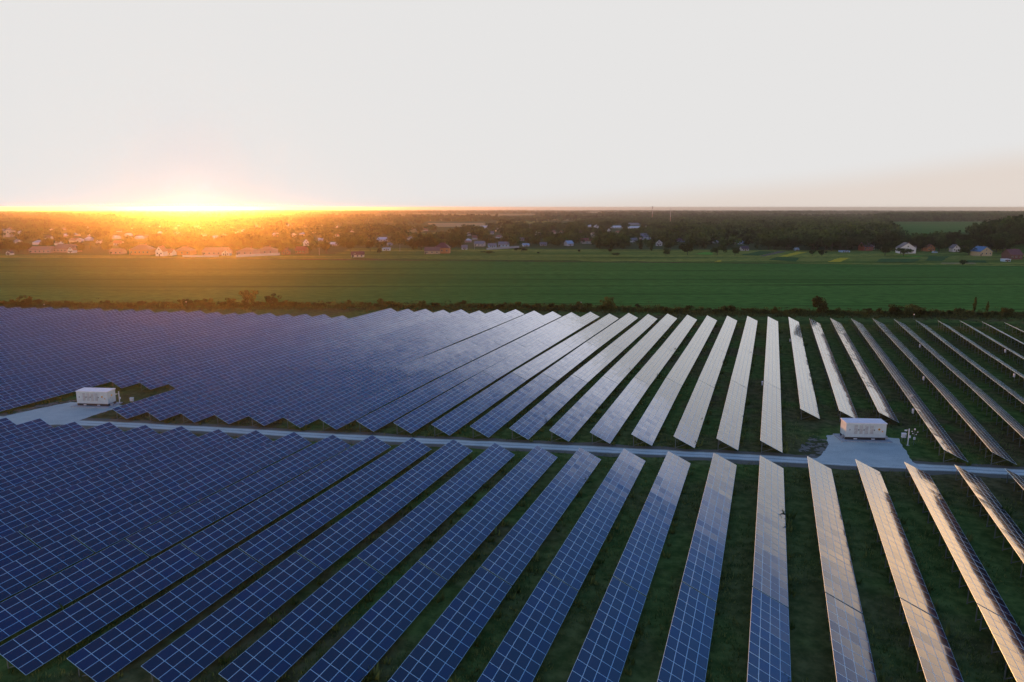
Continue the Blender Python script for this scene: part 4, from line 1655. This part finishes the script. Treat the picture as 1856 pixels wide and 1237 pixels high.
def woods():
    r = np.random.default_rng(13)
    out = []
    for poly, sp, hr, gap in WOODS:
        W = [at(*p) for p in poly]
        xs, ys = [p[0] for p in W], [p[1] for p in W]
        nx, ny = int((max(xs) - min(xs)) / sp) + 1, int((max(ys) - min(ys)) / sp) + 1
        for i in range(nx):
            for j in range(ny):
                x = min(xs) + (i + r.random() * .9) * sp
                y = min(ys) + (j + r.random() * .9) * sp
                if not inside(x, y, W):
                    continue
                clump = math.sin(x / 37 + 1.3 * math.sin(y / 61)) * math.sin(y / 43 + x / 160)
                if r.random() < gap + .25 * clump * (gap > .1):
                    continue
                px, py = to_px(x, y, H(x, y))
                if any(inside(px, py, c) for c in CLEAR):
                    continue
                h = r.uniform(*hr) * (.8 + .4 * r.random())
                hp = h * FPX / depth(x, y)
                if any(abs(px - q[0]) < q[2] / 2 + hp * .25 and q[1] - 3 < py < q[1] + hp * .8 and py - hp < q[1] - q[3] * .3 for q in HOUSES):
                    continue
                if any(abs(px - q[0]) < 5 and 0 <= py - q[1] < 8 for q in TXY):
                    continue
                out.append((y, x, h, r.integers(0, 6), px, py))
    out.sort()
    return out


ALLT = woods()
NIND = 275
zone_lab = [(330, 'left of the sun glare'), (620, 'right of the sun glare'), (900, 'around the orange house'), (1240, 'below the far white barns'), (1600, 'behind the garden plots'), (9999, 'around the right-hand houses')]
kind_lab = {'round': 'rounded dark tree', 'tall': 'narrow upright tree', 'spread': 'spreading dark tree'}
for y, x, h, q, px, py in ALLT[:NIND]:
    z = next(b for a, b in zone_lab if px < a)
    lab = f'{kind_lab[KINDS[q]]} at the near edge of the village, {z}'
    plant('tree', CROWN[q], TRUNK[q], x, y, h, random.uniform(.85, 1.25), lab, 'tree', lab.replace(' tree ', ' trees '))


def forest(name, items, lo=None):
    parts = []
    r = np.random.default_rng(3)
    for y, x, h, q, px, py in items:
        V, F, T = PROTO_LO[q]
        if lo is not None:
            V, F, T = lo[q]
        a = r.uniform(0, 6.28)
        c, s = math.cos(a), math.sin(a)
        w = h * r.uniform(.9, 1.3)
        P = np.empty_like(V)
        P[:, 0] = (V[:, 0] * c - V[:, 1] * s) * w + x
        P[:, 1] = (V[:, 0] * s + V[:, 1] * c) * w + y
        P[:, 2] = V[:, 2] * h + H(x, y) - .3
        parts.append((P, F, np.clip(T + r.normal(0, .28), 0, 1)))
    V, F, T = merge(parts)
    return tag(link(name, np_mesh(name, V, F, [M_LEAF], T)), kind='stuff')


forest('woodland', ALLT[NIND:])


def far_woods():
    """belts of wood on the plain between two and nineteen kilometres off"""
    r = np.random.default_rng(41)
    LO2 = [tree_proto(k, 48, 90 + q, .17)[:3] for q, k in enumerate(KINDS)]
    items = []
    d = 2300.0
    while d < 17000:
        nb = max(2, int(d / 2300))
        for b in range(nb + 1):
            cx = r.uniform(-.85, .85) * d
            ln = r.uniform(.12, .42) * d
            tilt = r.normal(0, .12)
            rows = 3
            sp = 13 + d / 420
            for i in range(int(ln / sp)):
                for j in range(rows):
                    x = cx + (i - ln / sp / 2) * sp + r.normal(0, 4)
                    y = d + x * tilt * .25 + j * sp * 1.2 + r.normal(0, 6) + 60 * math.sin(i * .05 + b)
                    if abs(x) > .8 * y + 200:
                        continue
                    items.append((y, x, r.uniform(13, 22) * (1 + d / 40000), int(r.integers(0, 6)), 0, 0))
        d *= 1.085
    forest('far_woodland', items, LO2)
    return len(items)


n_far = far_woods()
print('trees', len(ALLT), 'far', n_far, 'objects', len(bpy.data.objects))

# ------------------------------------------------------------------ evening haze
m = MB()
m.box((0, 0, (-110 + 43.9) / 2), (43000, 43000, 43.9 + 110))
M_HAZE = bpy.data.materials.new('haze')
M_HAZE.use_nodes = True
hn = M_HAZE.node_tree
hn.nodes.clear()
ho = hn.nodes.new('ShaderNodeOutputMaterial')
pv = hn.nodes.new('ShaderNodeVolumePrincipled')
pv.inputs['Color'].default_value = (0.86, 0.80, 0.72, 1)
pv.inputs['Density'].default_value = 0.000085
pv.inputs['Anisotropy'].default_value = 0.90
hn.links.new(pv.outputs[0], ho.inputs['Volume'])
tag(m.build('haze', M_HAZE), kind='stuff')
